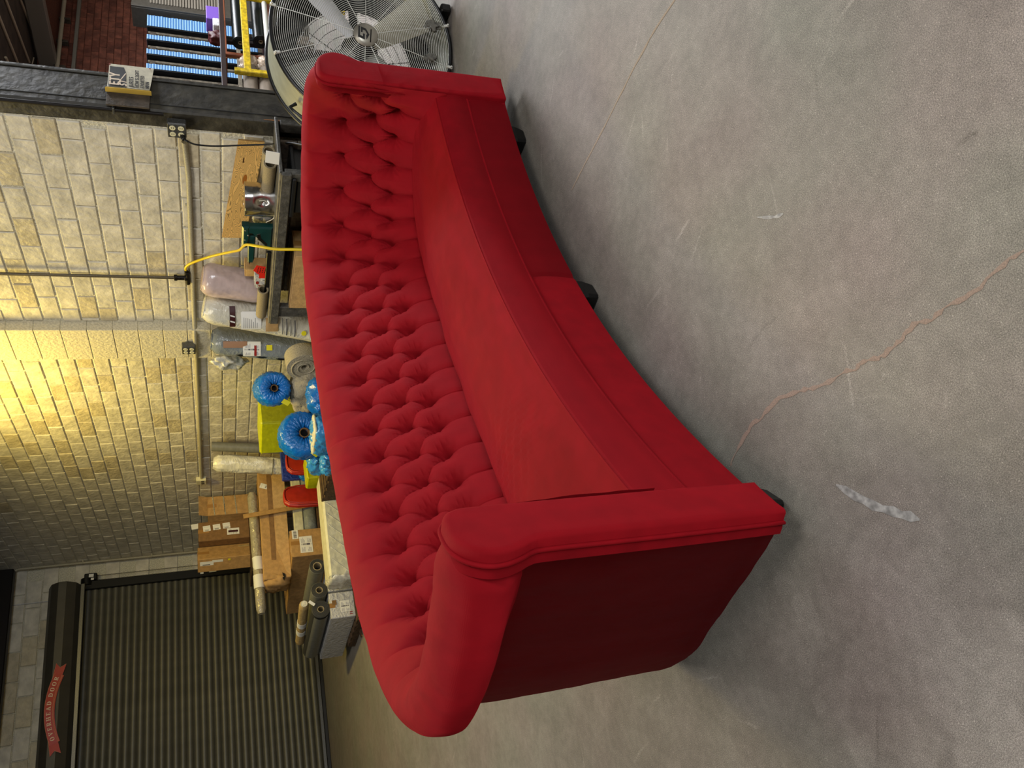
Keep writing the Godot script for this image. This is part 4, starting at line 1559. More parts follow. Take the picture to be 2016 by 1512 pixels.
	add("pouch", lump(Vector3(0.06, 0.13, 0.105), 5.0, 26, 16, 0.014, 18.0, 8), M.white_card, pouch, at(0, 0.066, 0))
	stapler()
	# cartons of staples and odds and ends
	var s1 := carton("white staple carton with a black bar code, behind the cardboard tube", Vector3(3.97, 0.974, -4.98), Vector3(0.07, 0.105, 0.125), 0.0, M.white_card, "", 0.0)
	add("bar_code", sticker(0.05, 0.055, null), label_picture(91, 1), s1, Transform3D(Basis(Vector3.UP, -PI / 2), Vector3(-0.0365, 0.034, 0.018)))
	add("oval_mark", cyl(0.012, 0.0015, 18, 0.0003), M.ink_red, s1, Transform3D(Basis(Vector3.BACK, PI / 2).scaled(Vector3(1, 1, 1.6)), Vector3(-0.0345, 0.086, -0.030)))
	var s2 := carton("smaller white staple carton left of the bar coded one", Vector3(4.0, 0.974, -5.09), Vector3(0.06, 0.095, 0.07), 0.1, M.white_card, "", 0.0)
	add("oval_mark", cyl(0.009, 0.0015, 18, 0.0003), M.ink_red, s2, Transform3D(Basis(Vector3.BACK, PI / 2).scaled(Vector3(1, 1, 1.6)), Vector3(-0.0295, 0.066, 0.0)))
	carton("small open kraft box on top of white cartons by the pink wrapped roll", Vector3(4.10, 0.974, -5.02), Vector3(0.11, 0.17, 0.12), -0.2, M.card_light, "", 0.0)
	# the roll in pinkish film that stands on the bench end
	var pk := roll("wrapped_roll", "short roll in pinkish clear film standing on the workbench's left end", "roll", Vector3(4.13, 0.975, -5.33), Vector3(0.05, 1, 0.17), 0.50, 0.135, 0.0, M.pink_film, M.pink_film, M.dark_hole, "", 0.008)
	# air hose from the valve, over the bench and down behind the sofa
	var hose := thing("air_hose", "yellow air hose hanging from the wall valve across the workbench", "hose", Vector3(4.30, 1.58, -5.36))
	add("hose", tube(slack([Vector3(0.0, 0.005, 0.0), Vector3(0.0, 0.004, 0.07), Vector3(-0.02, -0.05, 0.155), Vector3(-0.07, -0.19, 0.30), Vector3(-0.20, -0.33, 0.515), Vector3(-0.31, -0.385, 0.67), Vector3(-0.43, -0.42, 0.87), Vector3(-0.53, -0.50, 0.975), Vector3(-0.575, -0.62, 1.005), Vector3(-0.60, -0.82, 1.04), Vector3(-0.62, -1.3, 1.05), Vector3(-0.63, -1.55, 1.05)]), 0.0105, 8), M.hose_yellow, hose)
	add("ferrule", cyl(0.013, 0.04, 12, 0.002), M.iron, hose, aim(Vector3(0, 0.005, -0.01), Vector3(0, 0, 1)))

func stapler():
	# a green pneumatic stapler lying against the pouch; the drawing plane is the wall's: along -z and up
	var o := thing("staple_gun", "dark green pneumatic staple gun with red warning tag on the workbench", "staple gun", Vector3(3.95, 0.974, -4.36))
	var xf := Transform3D(Basis(Vector3.UP, -PI / 2), Vector3.ZERO)      # x to the left in the picture is -z: mirror below
	var left := func(list: Array) -> Array:
		var out := []
		for q in list:
			out.append(Vector2(-q[0], q[1]))
		return out
	add("body", slab(left.call([[0.0, 0.0], [0.0, 0.205], [0.07, 0.208], [0.075, 0.14], [0.10, 0.12], [0.13, 0.10], [0.24, 0.03], [0.25, 0.0], [0.05, -0.001]]), 0.06, 0.012), M.tool_green, o, xf)
	add("cap", slab(left.call([[-0.004, 0.16], [-0.004, 0.212], [0.21, 0.212], [0.225, 0.195], [0.225, 0.175], [0.10, 0.155]]), 0.07, 0.012), M.tool_green, o, xf)
	add("nose", slab(left.call([[0.10, 0.115], [0.10, 0.17], [0.40, 0.165], [0.405, 0.128], [0.36, 0.118]]), 0.045, 0.008), M.tool_green, o, xf)
	add("nose_tip", slab(left.call([[0.40, 0.142], [0.40, 0.158], [0.445, 0.15]]), 0.012, 0.002), M.iron, o, xf)
	add("grip", slab(left.call([[0.055, 0.085], [0.07, 0.115], [0.13, 0.10], [0.20, 0.035], [0.17, 0.03], [0.11, 0.075]]), 0.066, 0.006), M.tool_black, o, xf)
	add("trigger", slab(left.call([[0.075, 0.12], [0.085, 0.145], [0.10, 0.125]]), 0.02, 0.003), M.iron, o, xf)
	add("magazine", box(0.026, 0.032, 0.50, 0.004), M.tool_black, o, at(-0.035, 0.018, -0.50))
	for k in 4:
		add("screw", cyl(0.006, 0.004, 10, 0.001), M.hub_metal, o, aim(Vector3(-0.034, 0.19 - 0.02 * (k % 2), -0.03 - 0.05 * k), Vector3(-1, 0, 0)))
	var tagp := add("warning_tag", slab([Vector2(0.0, 0.0), Vector2(0.075, 0.012), Vector2(0.085, 0.10), Vector2(0.02, 0.115), Vector2(-0.02, 0.07)], 0.003), M.tag_red, o, Transform3D(Basis(Vector3.UP, -PI / 2) * Basis(Vector3.BACK, -0.12), Vector3(-0.042, 0.012, -0.50)))
	for k in 4:
		for q in 3:
			add("print_line", box(0.016 - 0.003 * (k % 2), 0.006, 0.001, 0.0002), M.ink, tagp, at(0.012 + 0.022 * q, 0.03 + 0.018 * k, 0.0022))
	add("tag_stub", slab([Vector2(0, 0), Vector2(0.05, 0.0), Vector2(0.05, 0.045), Vector2(0, 0.045)], 0.003), M.tag_red, o, Transform3D(Basis(Vector3.UP, -PI / 2), Vector3(-0.040, 0.035, -0.56)))
	add("white_slip", box(0.003, 0.06, 0.05, 0.001), M.paper, o, at(-0.03, 0.035, -0.565))

# ---------------------------------------------------------------- goods stacked from the pilaster to the corner
func build_pile():
	# rolls that lean on the wall behind the bench end
	var w := roll("wrapped_roll", "tall white bagged roll with a dark red label leaning beside the workbench", "roll", Vector3(3.93, 0.0, -5.80), Vector3(0.135, 1.49, 0.30), 1.50, 0.128, 0.0, M.white_film, M.white_film, M.dark_hole, "", 0.012)
	var wx := aim(Vector3.ZERO, Vector3(0.135, 1.49, 0.30))
	var side := Vector3(-0.83, 0, 0.55)     # towards the camera
	var on := func(h: float, r: float) -> Transform3D:
		var up := Vector3(0.135, 1.49, 0.30).normalized()
		return facing(up * h + side * r, Vector3.UP.cross(side), up)
	add("brand_label", sticker(0.20, 0.045, null, 0.136), M.dark_red, w, on.call(1.27, 0.139))
	for k in 2:
		add("label_stroke", slab([Vector2(0, -0.018), Vector2(0.012, 0.018), Vector2(0.024, 0.018), Vector2(0.012, -0.018)], 0.002), M.paper, w, on.call(1.27, 0.141) * at(-0.045 + 0.05 * k, 0, 0.0))
	add("printed_sleeve", sticker(0.17, 0.16, null, 0.136), label_picture(61, 3), w, on.call(1.12, 0.139))
	add("card_patch", sticker(0.13, 0.10, null, 0.136), M.card_light, w, on.call(0.95, 0.138))
	for k in 4:
		add("print_bar", sticker(0.16, 0.006 + 0.004 * (k % 2), null, 0.136), M.ink_grey, w, on.call(0.86 - 0.035 * k, 0.139))
	add("yellow_dot", cyl(0.022, 0.002, 20, 0.0005), M.label_yellow, w, on.call(0.68, 0.134) * Transform3D(Basis(Vector3.RIGHT, PI / 2), Vector3(-0.02, 0, 0.004)))
	var g := roll("wrapped_roll", "tall grey roll in glossy clear film leaning left of the white bagged roll", "roll", Vector3(3.98, 0.0, -6.16), Vector3(0.13, 1.41, 0.10), 1.42, 0.125, 0.0, M.grey_film, M.grey_film, M.dark_hole, "", 0.007)
	var on2 := func(h: float, r: float, z: float) -> Transform3D:
		var up := Vector3(0.13, 1.41, 0.10).normalized()
		return facing(up * h + Vector3(-0.85, 0, z).normalized() * r, Vector3.UP.cross(Vector3(-0.85, 0, z)), up)
	add("shipping_label", sticker(0.15, 0.15, null, 0.13), label_picture(62, 0), g, on2.call(1.08, 0.132, 0.55))
	add("label_stroke", sticker(0.11, 0.02, null, 0.13), M.ink_red, g, on2.call(1.05, 0.134, 0.45))
	add("card_patch", sticker(0.06, 0.20, null, 0.13), mat("peach", Color(0.62, 0.47, 0.36), 0.5), g, on2.call(1.22, 0.131, 0.9))
	add("yellow_tag", sticker(0.05, 0.05, null, 0.13), M.label_yellow, g, on2.call(0.93, 0.131, 0.95))
	for k in 5:
		add("torn_mark", slab([Vector2(-0.02, 0), Vector2(0.0, 0.045), Vector2(0.012, 0.02), Vector2(0.010, -0.03), Vector2(0.0, -0.05)], 0.002), M.fan_black, g, on2.call(1.17 - 0.17 * k, 0.131, -0.05))
	add("loose_film", lump(Vector3(0.07, 0.28, 0.16), 2.2, 22, 16, 0.05, 9.0, 14), M.white_film, g, turned(Vector3(0.08, 1.25, -0.19), Vector3(0.3, 0, 0.1)))
	# stacked pallets that carry the soft goods (all but their top is behind the sofa)
	pallet("stacked wooden pallets behind the sofa under the blue wrapped rolls", Vector3(3.47, 0, -6.0), Vector3(0.68, 0.38, 0.90), 0.0)
	pallet("stacked wooden pallets behind the sofa under the lime green block", Vector3(3.71, 0, -7.08), Vector3(1.15, 0.38, 1.20), 0.0)
	pallet("wooden pallet on the floor under the white cartons and grey vinyl rolls", Vector3(2.58, 0, -8.27), Vector3(1.25, 0.085, 1.35), 0.10)
	# felt: a wound strip and the folded length below it
	var fe := thing("felt_roll", "speckled beige felt underlay roll with its loose end folded below it", "felt roll", Vector3(3.72, 0.38, -6.4))
	add("wound_strip", pipe(0.158, 0.03, 0.16, 40), M.felt, fe, aim(Vector3(0.03, 0.255, 0.42), Vector3(0.97, 0.05, -0.2)))
	var sp := []
	for k in 70:
		var t := k / 69.0
		sp.append(Vector3(cos(t * TAU * 2.2) * lerpf(0.035, 0.15, t), -0.003, sin(t * TAU * 2.2) * lerpf(0.035, 0.15, t)))
	add("wound_edge", tube(sp, 0.008, 5), M.felt, fe, aim(Vector3(0.03, 0.255, 0.42), Vector3(0.97, 0.05, -0.2)))
	add("loose_end", lump(Vector3(0.30, 0.33, 0.54), 3.4, 40, 24, 0.03, 6.0, 31), M.felt, fe, at(0.02, 0.182, 0.06))
	add("fold", lump(Vector3(0.20, 0.10, 0.26), 3.0, 24, 14, 0.02, 9.0, 32), M.felt_dark, fe, turned(Vector3(-0.12, 0.09, -0.25), Vector3(0.5, 0, 0.2)))
	# rolls and bundles in blue film
	donut("blue film wrapped roll with a brown core hole, topmost of the blue bundles", Vector3(3.66, 0.885, -6.17), Vector3(0.45, 0.12, -0.88), 0.152, 0.30, M.blue_film, 3)
	donut("big blue film wrapped roll with a dark core hole, left of the felt roll", Vector3(3.40, 0.615, -6.55), Vector3(0.22, 0.05, -0.97), 0.222, 0.26, M.blue_film, 4)
	bundle("blue film wrapped bundle with a white edge, lying before the big blue roll", Vector3(3.23, 0.38, -6.28), Vector3(0.26, 0.21, 0.42), 0.12, M.blue_film_light, 5, true)
	bundle("small crumpled blue bundle hanging over the lower lime block", Vector3(3.30, 0.38, -6.92), Vector3(0.25, 0.18, 0.30), 0.3, M.blue_film_light, 6, false)
	bundle("pale blue bundle half hidden by the sofa's back edge", Vector3(3.12, 0.38, -6.62), Vector3(0.20, 0.10, 0.26), 0.2, M.blue_film_light, 7, false)
	bundle("dark blue bundle open at its grey end, right of the felt fold", Vector3(3.36, 0.38, -5.82), Vector3(0.28, 0.27, 0.34), -0.35, M.blue_film, 8, false)
	# lime, coral and royal blue upholstery
	var l1 := thing("lime_block", "tall lime green vinyl block behind the blue wrapped rolls", "block", Vector3(3.98, 0.38, -7.46), 0.30)
	add("cushion", box(0.42, 0.585, 0.46, 0.018), M.lime_vinyl, l1, at(0.0, 0.2925, 0.0))
	for q in [[-0.20, 0.565, 0.22, -0.20, 0.565, -0.22], [-0.20, 0.565, 0.22, 0.20, 0.565, 0.22], [-0.20, 0.02, 0.22, -0.20, 0.565, 0.22]]:
		add("seam", tube([Vector3(q[0], q[1], q[2]) * Vector3(1.03, 1.0, 1.03), Vector3(q[3], q[4], q[5]) * Vector3(1.03, 1.0, 1.03)], 0.004, 6), M.lime_vinyl, l1)
	var l2 := thing("lime_block", "lower lime green vinyl block in front of the coral chair backs", "block", Vector3(3.66, 0.0, -8.0), 0.15)
	add("cushion", box(0.33, 0.475, 0.24, 0.018), M.lime_vinyl, l2, at(0, 0.2375, 0))
	add("seam", tube([Vector3(-0.16, 0.46, 0.118), Vector3(0.16, 0.46, 0.118)], 0.004, 6), M.lime_vinyl, l2)
	for q in [["rounded coral chair back under the tall lime block", Vector3(3.86, 0.0, -8.18), 0.34, 0.66, 0.1], ["rounded coral chair back beside the long torn carton", Vector3(3.50, 0.0, -8.34), 0.30, 0.70, 0.35]]:
		var ch := thing("chair_back", q[0], "chair back", q[1], q[4], "coral vinyl chair backs")
		var o := []
		for k in 24:
			var a := TAU * k / 24
			var d := Vector2(cos(a), sin(a))
			var e := pow(pow(absf(d.x), 4.0) + pow(absf(d.y), 4.0), -0.25)
			o.append(Vector2(d.x * e * q[2] / 2, q[3] / 2 + d.y * e * q[3] / 2))
		add("pad", slab(o, 0.09, 0.03), M.coral_vinyl, ch)
		add("edge_roll", tube(slack_closed(o, 0.03), 0.010, 6, true), M.coral_vinyl, ch)
	var rb := thing("blue_sheet", "royal blue wrapped sheet standing behind the coral chair backs", "sheet", Vector3(3.90, 0.0, -8.31), 0.1)
	add("sheet", box(0.42, 0.70, 0.05, 0.01), M.royal_blue, rb, at(0, 0.35, 0))
	add("wrap", lump(Vector3(0.34, 0.14, 0.08), 3.0, 26, 14, 0.03, 12.0, 19), M.blue_film, rb, at(-0.06, 0.44, 0.03))
	# rolls leaning in the corner side
	roll("wrapped_roll", "thin grey paper roll leaning on the wall left of the lime block", "roll", Vector3(4.10, 0.0, -8.46), Vector3(0.13, 1.43, 0.06), 1.44, 0.055, 0.030, M.pale_vinyl, M.pale_vinyl, M.tube_card)
	var wr := roll("wrapped_roll", "white bagged roll tied with cord, leaning on the wall by the thin grey roll", "roll", Vector3(3.90, 0.0, -8.52), Vector3(0.15, 1.42, 0.06), 1.43, 0.098, 0.0, M.white_film, M.white_film, M.dark_hole, "", 0.016)
	add("cord", ring(0.104, 0.004, 24, 5), M.ink_grey, wr, aim(Vector3(0.075, 0.78, 0.03), Vector3(0.15, 1.42, 0.06)) * Transform3D(Basis(Vector3.RIGHT, PI / 2), Vector3.ZERO))
	# the big white slab of wrapped sheets before the cartons
	var sl := thing("wrapped_slab", "long white film wrapped stack of sheets lying low behind the sofa", "package", Vector3(2.90, 0.085, -7.82), -0.02)
	add("package", box(1.14, 0.285, 0.38, 0.02), M.white_foam, sl, at(0, 0.1425, 0))
	for k in 9:
		add("film_band", box(0.006, 0.30, 0.004, 0.001), M.white_film, sl, turned(Vector3(-0.48 + 0.12 * k, 0.1425, 0.192), Vector3(0, 0, -0.75)))
	add("film_end", lump(Vector3(0.12, 0.27, 0.36), 4.0, 26, 18, 0.03, 9.0, 23), M.white_film, sl, at(-0.545, 0.14, 0.0))
	# white cartons on the pallet
	var k1 := carton("long white carton at the front left of the pallet, brown square on its end", Vector3(2.10, 0.085, -8.72), Vector3(0.275, 0.25, 1.26), 0.10, M.white_card, "long white cartons on the pallet")
	stick(k1, Vector3(-0.02, 0.10, 0.632), 0.0, 0.12, 0.10, label_picture(71, 0))
	add("brown_square", box(0.05, 0.045, 0.002, 0.0005), M.card_dark, k1, at(0.03, 0.205, 0.632))
	add("carton_mark", join([[box(0.008, 0.03, 0.002, 0.0005), at(-0.01, 0, 0)], [box(0.008, 0.03, 0.002, 0.0005), at(0.01, 0, 0)]]), M.ink_red, k1, at(-0.10, 0.045, 0.632))
	var k2 := carton("long white carton between the front left carton and the wrapped slab", Vector3(2.375, 0.085, -8.74), Vector3(0.245, 0.25, 1.26), 0.10, M.white_card, "long white cartons on the pallet")
	add("carton_mark", join([[box(0.008, 0.03, 0.002, 0.0005), at(-0.01, 0, 0)], [box(0.008, 0.03, 0.002, 0.0005), at(0.01, 0, 0)]]), M.ink_red, k2, at(-0.05, 0.05, 0.632))
	# vinyl rolls on top of them, seen on their ends
	roll("vinyl_roll", "grey vinyl roll with a pale card core, right end one beside the labelled box", "roll", Vector3(2.60, 0.425, -8.10), Vector3(-0.10, 0, -1), 1.0, 0.083, 0.046, M.pale_vinyl, M.grey_vinyl, M.tube_card, "")
	roll("vinyl_roll", "grey vinyl roll with a brown core, middle one on the white cartons", "roll", Vector3(2.35, 0.425, -8.12), Vector3(-0.12, 0, -1), 1.1, 0.085, 0.036, M.pale_vinyl, M.grey_vinyl, M.tube_card, "")
	var r3 := roll("vinyl_roll", "long dark grey vinyl roll, leftmost on the white cartons, end partly unwound", "roll", Vector3(2.145, 0.430, -8.10), Vector3(-0.10, 0, -1), 1.25, 0.092, 0.034, M.grey_vinyl, M.grey_vinyl, M.tube_card, "")
	add("loose_flap", grid(10, 8, func(u, v):
		var a: float = lerpf(2.2, 4.0, u)
		return Vector3(cos(a) * (0.096 + 0.012 * u), sin(a) * -0.096, -1.2 * v - 0.02)), M.pale_vinyl, r3, Transform3D(Basis(Vector3.UP, 0.10), Vector3.ZERO))
	add("paper_tag", box(0.03, 0.07, 0.003, 0.001), M.paper, r3, turned(Vector3(0.07, 0.085, 0.01), Vector3(0, 0, -0.7)))
	var cr := roll("cream_roll", "slim cream roll with paper bands lying over the leftmost vinyl rolls", "roll", Vector3(2.245, 0.582, -8.18), Vector3(-0.16, -0.02, -1), 1.0, 0.05, 0.0, M.cream_roll, M.white_film, M.dark_hole, "", 0.003)
	for q in [0.42, 0.62]:
		add("paper_band", pipe(0.053, 0.051, 0.10, 24), M.paper, cr, aim(Vector3(-0.16, -0.02, -1) * q, Vector3(-0.16, -0.02, -1)))
	# broken slats and torn card at the pallet's edge
	for k in 4:
		var sc := thing("broken_slat", ["torn brown card scrap under the white carton", "splintered slat end sticking out by the pallet corner", "pale splinter pointing at the sofa from the pallet", "short broken slat lying before the pallet"][k], "scrap", Vector3(1.88 + 0.06 * k, 0.0, -8.1 - 0.28 * k + (0.5 if k == 3 else 0.0)), 0.5 * k)
		add("slat", box(0.10 + 0.05 * (k % 2), 0.018, 0.07 - 0.01 * k, 0.004), M.pallet_wood if k != 2 else M.lath, sc, at(0, 0.009, 0))
		add("splinter", box(0.06, 0.008, 0.012, 0.002), M.lath, sc, turned(Vector3(-0.07, 0.006, 0.01), Vector3(0, 0.4, 0)))
	# labelled box with its end to us
	var a := carton("brown box with two white shipping labels on its end, behind the vinyl rolls", Vector3(3.06, 0.0, -9.72), Vector3(0.36, 0.585, 1.46), 0.19, M.card)
	stick(a, Vector3(-0.03, 0.42, 0.733), 0.0, 0.22, 0.145, label_picture(72, 0))
	stick(a, Vector3(0.115, 0.535, 0.733), 0.0, 0.12, 0.07, label_picture(73, 1))
	add("torn_edge", slab([Vector2(-0.17, 0.0), Vector2(-0.10, 0.012), Vector2(0.02, -0.004), Vector2(0.17, 0.006), Vector2(0.17, -0.02), Vector2(-0.17, -0.02)], 0.004), M.card_light, a, at(0, 0.592, 0.72))
	# long low things that show between that box and the coral backs
	var wf := thing("foam_strip", "long white foam strip under the long torn carton", "foam", Vector3(3.78, 0.40, -9.32))
	add("strip", box(0.90, 0.115, 0.16, 0.01), M.white_foam, wf, at(0, 0.0575, 0))
	var sk := thing("support_crate", "plain wooden crate carrying the foam strip and tubes", "crate", Vector3(3.80, 0.0, -9.40))
	for k in 3:
		add("board", box(0.86, 0.075, 0.02, 0.004), M.pallet_wood, sk, at(0, 0.04 + 0.08 * k, 0.16))
	add("core", box(0.86, 0.24, 0.30, 0.005), M.pallet_wood, sk, at(0, 0.12, 0.0))
	roll("card_tube", "long grey tube lying just below the white foam strip", "tube", Vector3(3.40, 0.32, -9.28), Vector3(1, 0, 0), 0.85, 0.08, 0.06, M.grey_film, M.grey_film, M.dark_hole)
	roll("card_tube", "pale cream tube at the foot of the labelled box", "tube", Vector3(3.42, 0.06, -9.16), Vector3(1, 0, 0), 0.7, 0.06, 0.05, M.white_foam, M.white_foam, M.dark_hole)
	# the long carton with its crushed end
	var lc := thing("cardboard_box", "long brown carton with dark tape along it and a torn crushed left end", "box", Vector3(3.545, 0.592, -9.43), 0.0)
	add("body", box(1.40, 0.315, 0.36, 0.008), M.card, lc, at(0.03, 0.1575, 0))
	add("tape_strip", box(1.16, 0.055, 0.004, 0.001), M.card_dark, lc, at(0.14, 0.185, 0.181))
	add("side_flap", slab([Vector2(0.73, 0.15), Vector2(0.73, 0.0), Vector2(-0.66, 0.0), Vector2(-0.60, 0.05), Vector2(-0.30, 0.145)], 0.006, 0.001), M.card_light, lc, at(0, 0.0, 0.184))
	add("crushed_end", lump(Vector3(0.16, 0.27, 0.34), 4.5, 30, 18, 0.03, 8.0, 27), M.card, lc, at(-0.66, 0.158, 0.0))
	add("torn_hole", slab([Vector2(-0.05, 0.0), Vector2(-0.01, 0.022), Vector2(0.0, 0.01), Vector2(0.05, 0.016), Vector2(0.03, -0.012), Vector2(0.0, -0.02)], 0.006), M.dark_hole, lc, at(-0.655, 0.085, 0.187))
	stick(lc, Vector3(0.52, 0.25, 0.182), 0.0, 0.09, 0.065, label_picture(74, 2), 1.2)
	# the plastic-wrapped roll on top of it
	var pr := roll("wrapped_roll", "slim grey roll in clear film lying along the top of the long carton", "roll", Vector3(2.52, 0.945, -9.38), Vector3(1.5, 0.035, 0.0), 1.52, 0.056, 0.0, M.tan_film, M.tan_film, M.dark_hole, "", 0.006)
	for q in [0.30, 0.52]:
		add("paper_sleeve", pipe(0.061, 0.058, 0.16, 24), M.paper, pr, aim(Vector3(q, 0.007, 0.0), Vector3(1.5, 0.035, 0)))
	# a lath stood against it
	var st := thing("wood_lath", "thin wooden lath leaning against the long carton", "lath", Vector3(3.74, 0.205, -9.155))
	add("lath", box(0.055, 0.90, 0.014, 0.002), M.lath, st, turned(Vector3(-0.045, 0.448, -0.005), Vector3(0.0, 0.0, 0.10)))
	# boxes on the shelf in the corner
	var rk := thing("storage_shelf", "low shelf in the corner carrying three brown boxes", "shelf", Vector3(3.76, 0, -10.35))
	add("shelf_board", box(1.02, 0.03, 0.80, 0.004), M.pallet_wood, rk, at(0.02, 0.985, 0))
	for x in [-0.45, 0.47]:
		for z in [-0.36, 0.36]:
			add("leg", box(0.05, 0.97, 0.05, 0.004), M.pallet_wood, rk, at(x, 0.485, z))
	var b3 := carton("large brown box at the left of the shelf, cream tape strip near its foot", Vector3(3.56, 1.0, -10.30), Vector3(0.27, 0.635, 0.20), 0.62, M.card)
	stick(b3, Vector3(-0.136, 0.11 + 0.42, 0.03), -PI / 2, 0.06, 0.16, label_picture(75, 2))
	add("paper_label", box(0.002, 0.13, 0.035, 0.0005), M.paper, b3, at(-0.136, 0.40, 0.055))
	add("yellow_tag", box(0.002, 0.03, 0.025, 0.0005), M.label_yellow, b3, at(-0.136, 0.26, 0.06))
	add("cream_strip", box(0.032, 0.13, 0.002, 0.0005), M.cream_roll, b3, at(0.08, 0.075, 0.102))
	var b2 := carton("brown box between two others on the shelf, dark red label on its front", Vector3(3.87, 1.0, -10.28), Vector3(0.27, 0.62, 0.26), 0.1, M.card_dark)
	stick(b2, Vector3(-0.03, 0.20, 0.132), 0.0, 0.09, 0.15, label_picture(76, 3))
	add("red_label", box(0.028, 0.12, 0.002, 0.0005), M.dark_red, b2, at(-0.03, 0.20, 0.1335))
	for k in 3:
		stick(b2, Vector3(0.04 + 0.01 * k, 0.52 - 0.12 * k, 0.132), 0.0, 0.08, 0.09, label_picture(77 + k, 2), 0.1)
	var b1 := carton("opened brown box wrapped in shiny tape at the right of the shelf", Vector3(4.14, 1.0, -10.10), Vector3(0.27, 0.50, 0.30), 0.05, M.card)
	add("raised_flap", box(0.27, 0.004, 0.15, 0.001), M.card, b1, turned(Vector3(0, 0.54, 0.16), Vector3(-1.15, 0, 0)))
	for y in [0.16, 0.30, 0.43]:
		add("shiny_tape", box(0.272, 0.014, 0.002, 0.0005), M.tan_film, b1, turned(Vector3(0, y, 0.152), Vector3(0, 0, 0.08)))
	add("gap", box(0.12, 0.004, 0.002, 0.0005), M.dark_hole, b1, at(-0.04, 0.30, 0.153))
	var wb := thing("paper_slip", "white card label sticking up between two boxes on the shelf", "card", Vector3(3.99, 1.622, -10.22))
	add("card", box(0.07, 0.09, 0.003, 0.001), M.paper, wb, turned(Vector3(0, 0.042, 0), Vector3(0.1, 0, 0.15)))

func slack_closed(o: Array, z: float) -> Array:
	var out := []
	for p in o:
		out.append(Vector3(p.x * 0.93, (p.y - o[0].y) * 0.965 + o[0].y, z + 0.012))
	return out

func donut(label: String, p: Vector3, dir: Vector3, r: float, length: float, m: Material, sd: int):
	var o := thing("wrapped_roll", label, "roll", p, 0.0, "rolls and bundles in blue film")
	var nz := FastNoiseLite.new()
	nz.seed = sd
	nz.frequency = 4.0
	nz.fractal_type = FastNoiseLite.FRACTAL_RIDGED
	nz.fractal_octaves = 3
	var xf := aim(Vector3.ZERO, dir)
	add("film", grid(73, 40, func(u, v):
		var a: float = -TAU * u
		var t: float = TAU * v
		var half := length / 2.0
		var mid := r * 0.585
		var tr := r - mid
		var q := Vector2(cos(t), sin(t))
		var e := pow(pow(absf(q.x), 3.2) + pow(absf(q.y), 3.2), -1.0 / 3.2)
		var rr := mid + q.x * e * tr
		var y := half + q.y * e * half
		# pleats that gather into the hole
		var gather := smoothstep(r, r * 0.2, rr)
		rr += 0.008 * gather * sin(a * 17.0 + sin(a * 5.0) * 2.0) + nz.get_noise_3d(cos(a) * rr * 4.0, y * 4.0, sin(a) * rr * 4.0) * 0.016
		y += 0.006 * gather * sin(a * 23.0)
		return Vector3(cos(a) * rr, y, sin(a) * rr)), m, o, xf)
	add("core", pipe(r * 0.22, r * 0.17, length * 0.8, 20), M.card_dark, o, xf * at(0, length * 0.1, 0))
	add("core_end", cyl(r * 0.19, 0.004, 16, 0.0005), M.dark_hole, o, xf * at(0, length * 0.3, 0))
	add("yellow_tag", slab([Vector2(-0.035, -0.02), Vector2(0.03, -0.028), Vector2(0.045, 0.012), Vector2(-0.02, 0.022)], 0.003), M.label_yellow, o, xf * turned(Vector3(r * 0.35, -0.012, -r * 0.95), Vector3(PI / 2, 0.6, 0)))

func bundle(label: String, p: Vector3, size: Vector3, turn: float, m: Material, sd: int, edge: bool):
	var o := thing("blue_bundle", label, "bundle", p, turn, "rolls and bundles in blue film")
	add("film", lump(size, 3.6, 44, 28, 0.028, 8.0, sd), m, o, at(0, size.y / 2, 0))
	if edge:
		add("white_edge", lump(Vector3(size.x * 0.9, 0.035, size.z * 0.96), 4.0, 30, 12, 0.01, 10.0, sd + 1), M.white_foam, o, at(0, size.y * 0.93, 0))
	else:
		add("loose_twist", lump(Vector3(0.08, 0.05, 0.10), 2.0, 18, 12, 0.03, 18.0, sd + 1), m, o, at(-size.x * 0.4, size.y * 0.75, size.z * 0.3))

func pallet(label: String, p: Vector3, size: Vector3, turn: float):
	var o := thing("wooden_pallet", label, "pallet", p, turn)
	var n := maxi(1, int(round(size.y / 0.125)))
	var h := size.y / n
	for k in n:
		for x in [-0.5, 0.0, 0.5]:
			add("bearer", box(0.06, h - 0.018, size.z, 0.004), M.pallet_wood, o, at(x * (size.x - 0.06), k * h + (h - 0.018) / 2, 0))
		var b := int(size.z / 0.16)
		for q in b:
			add("deck_board", box(size.x, 0.018, 0.10, 0.003), M.pallet_wood, o, at(0, (k + 1) * h - 0.009, (q + 0.5) / b * size.z - size.z / 2))
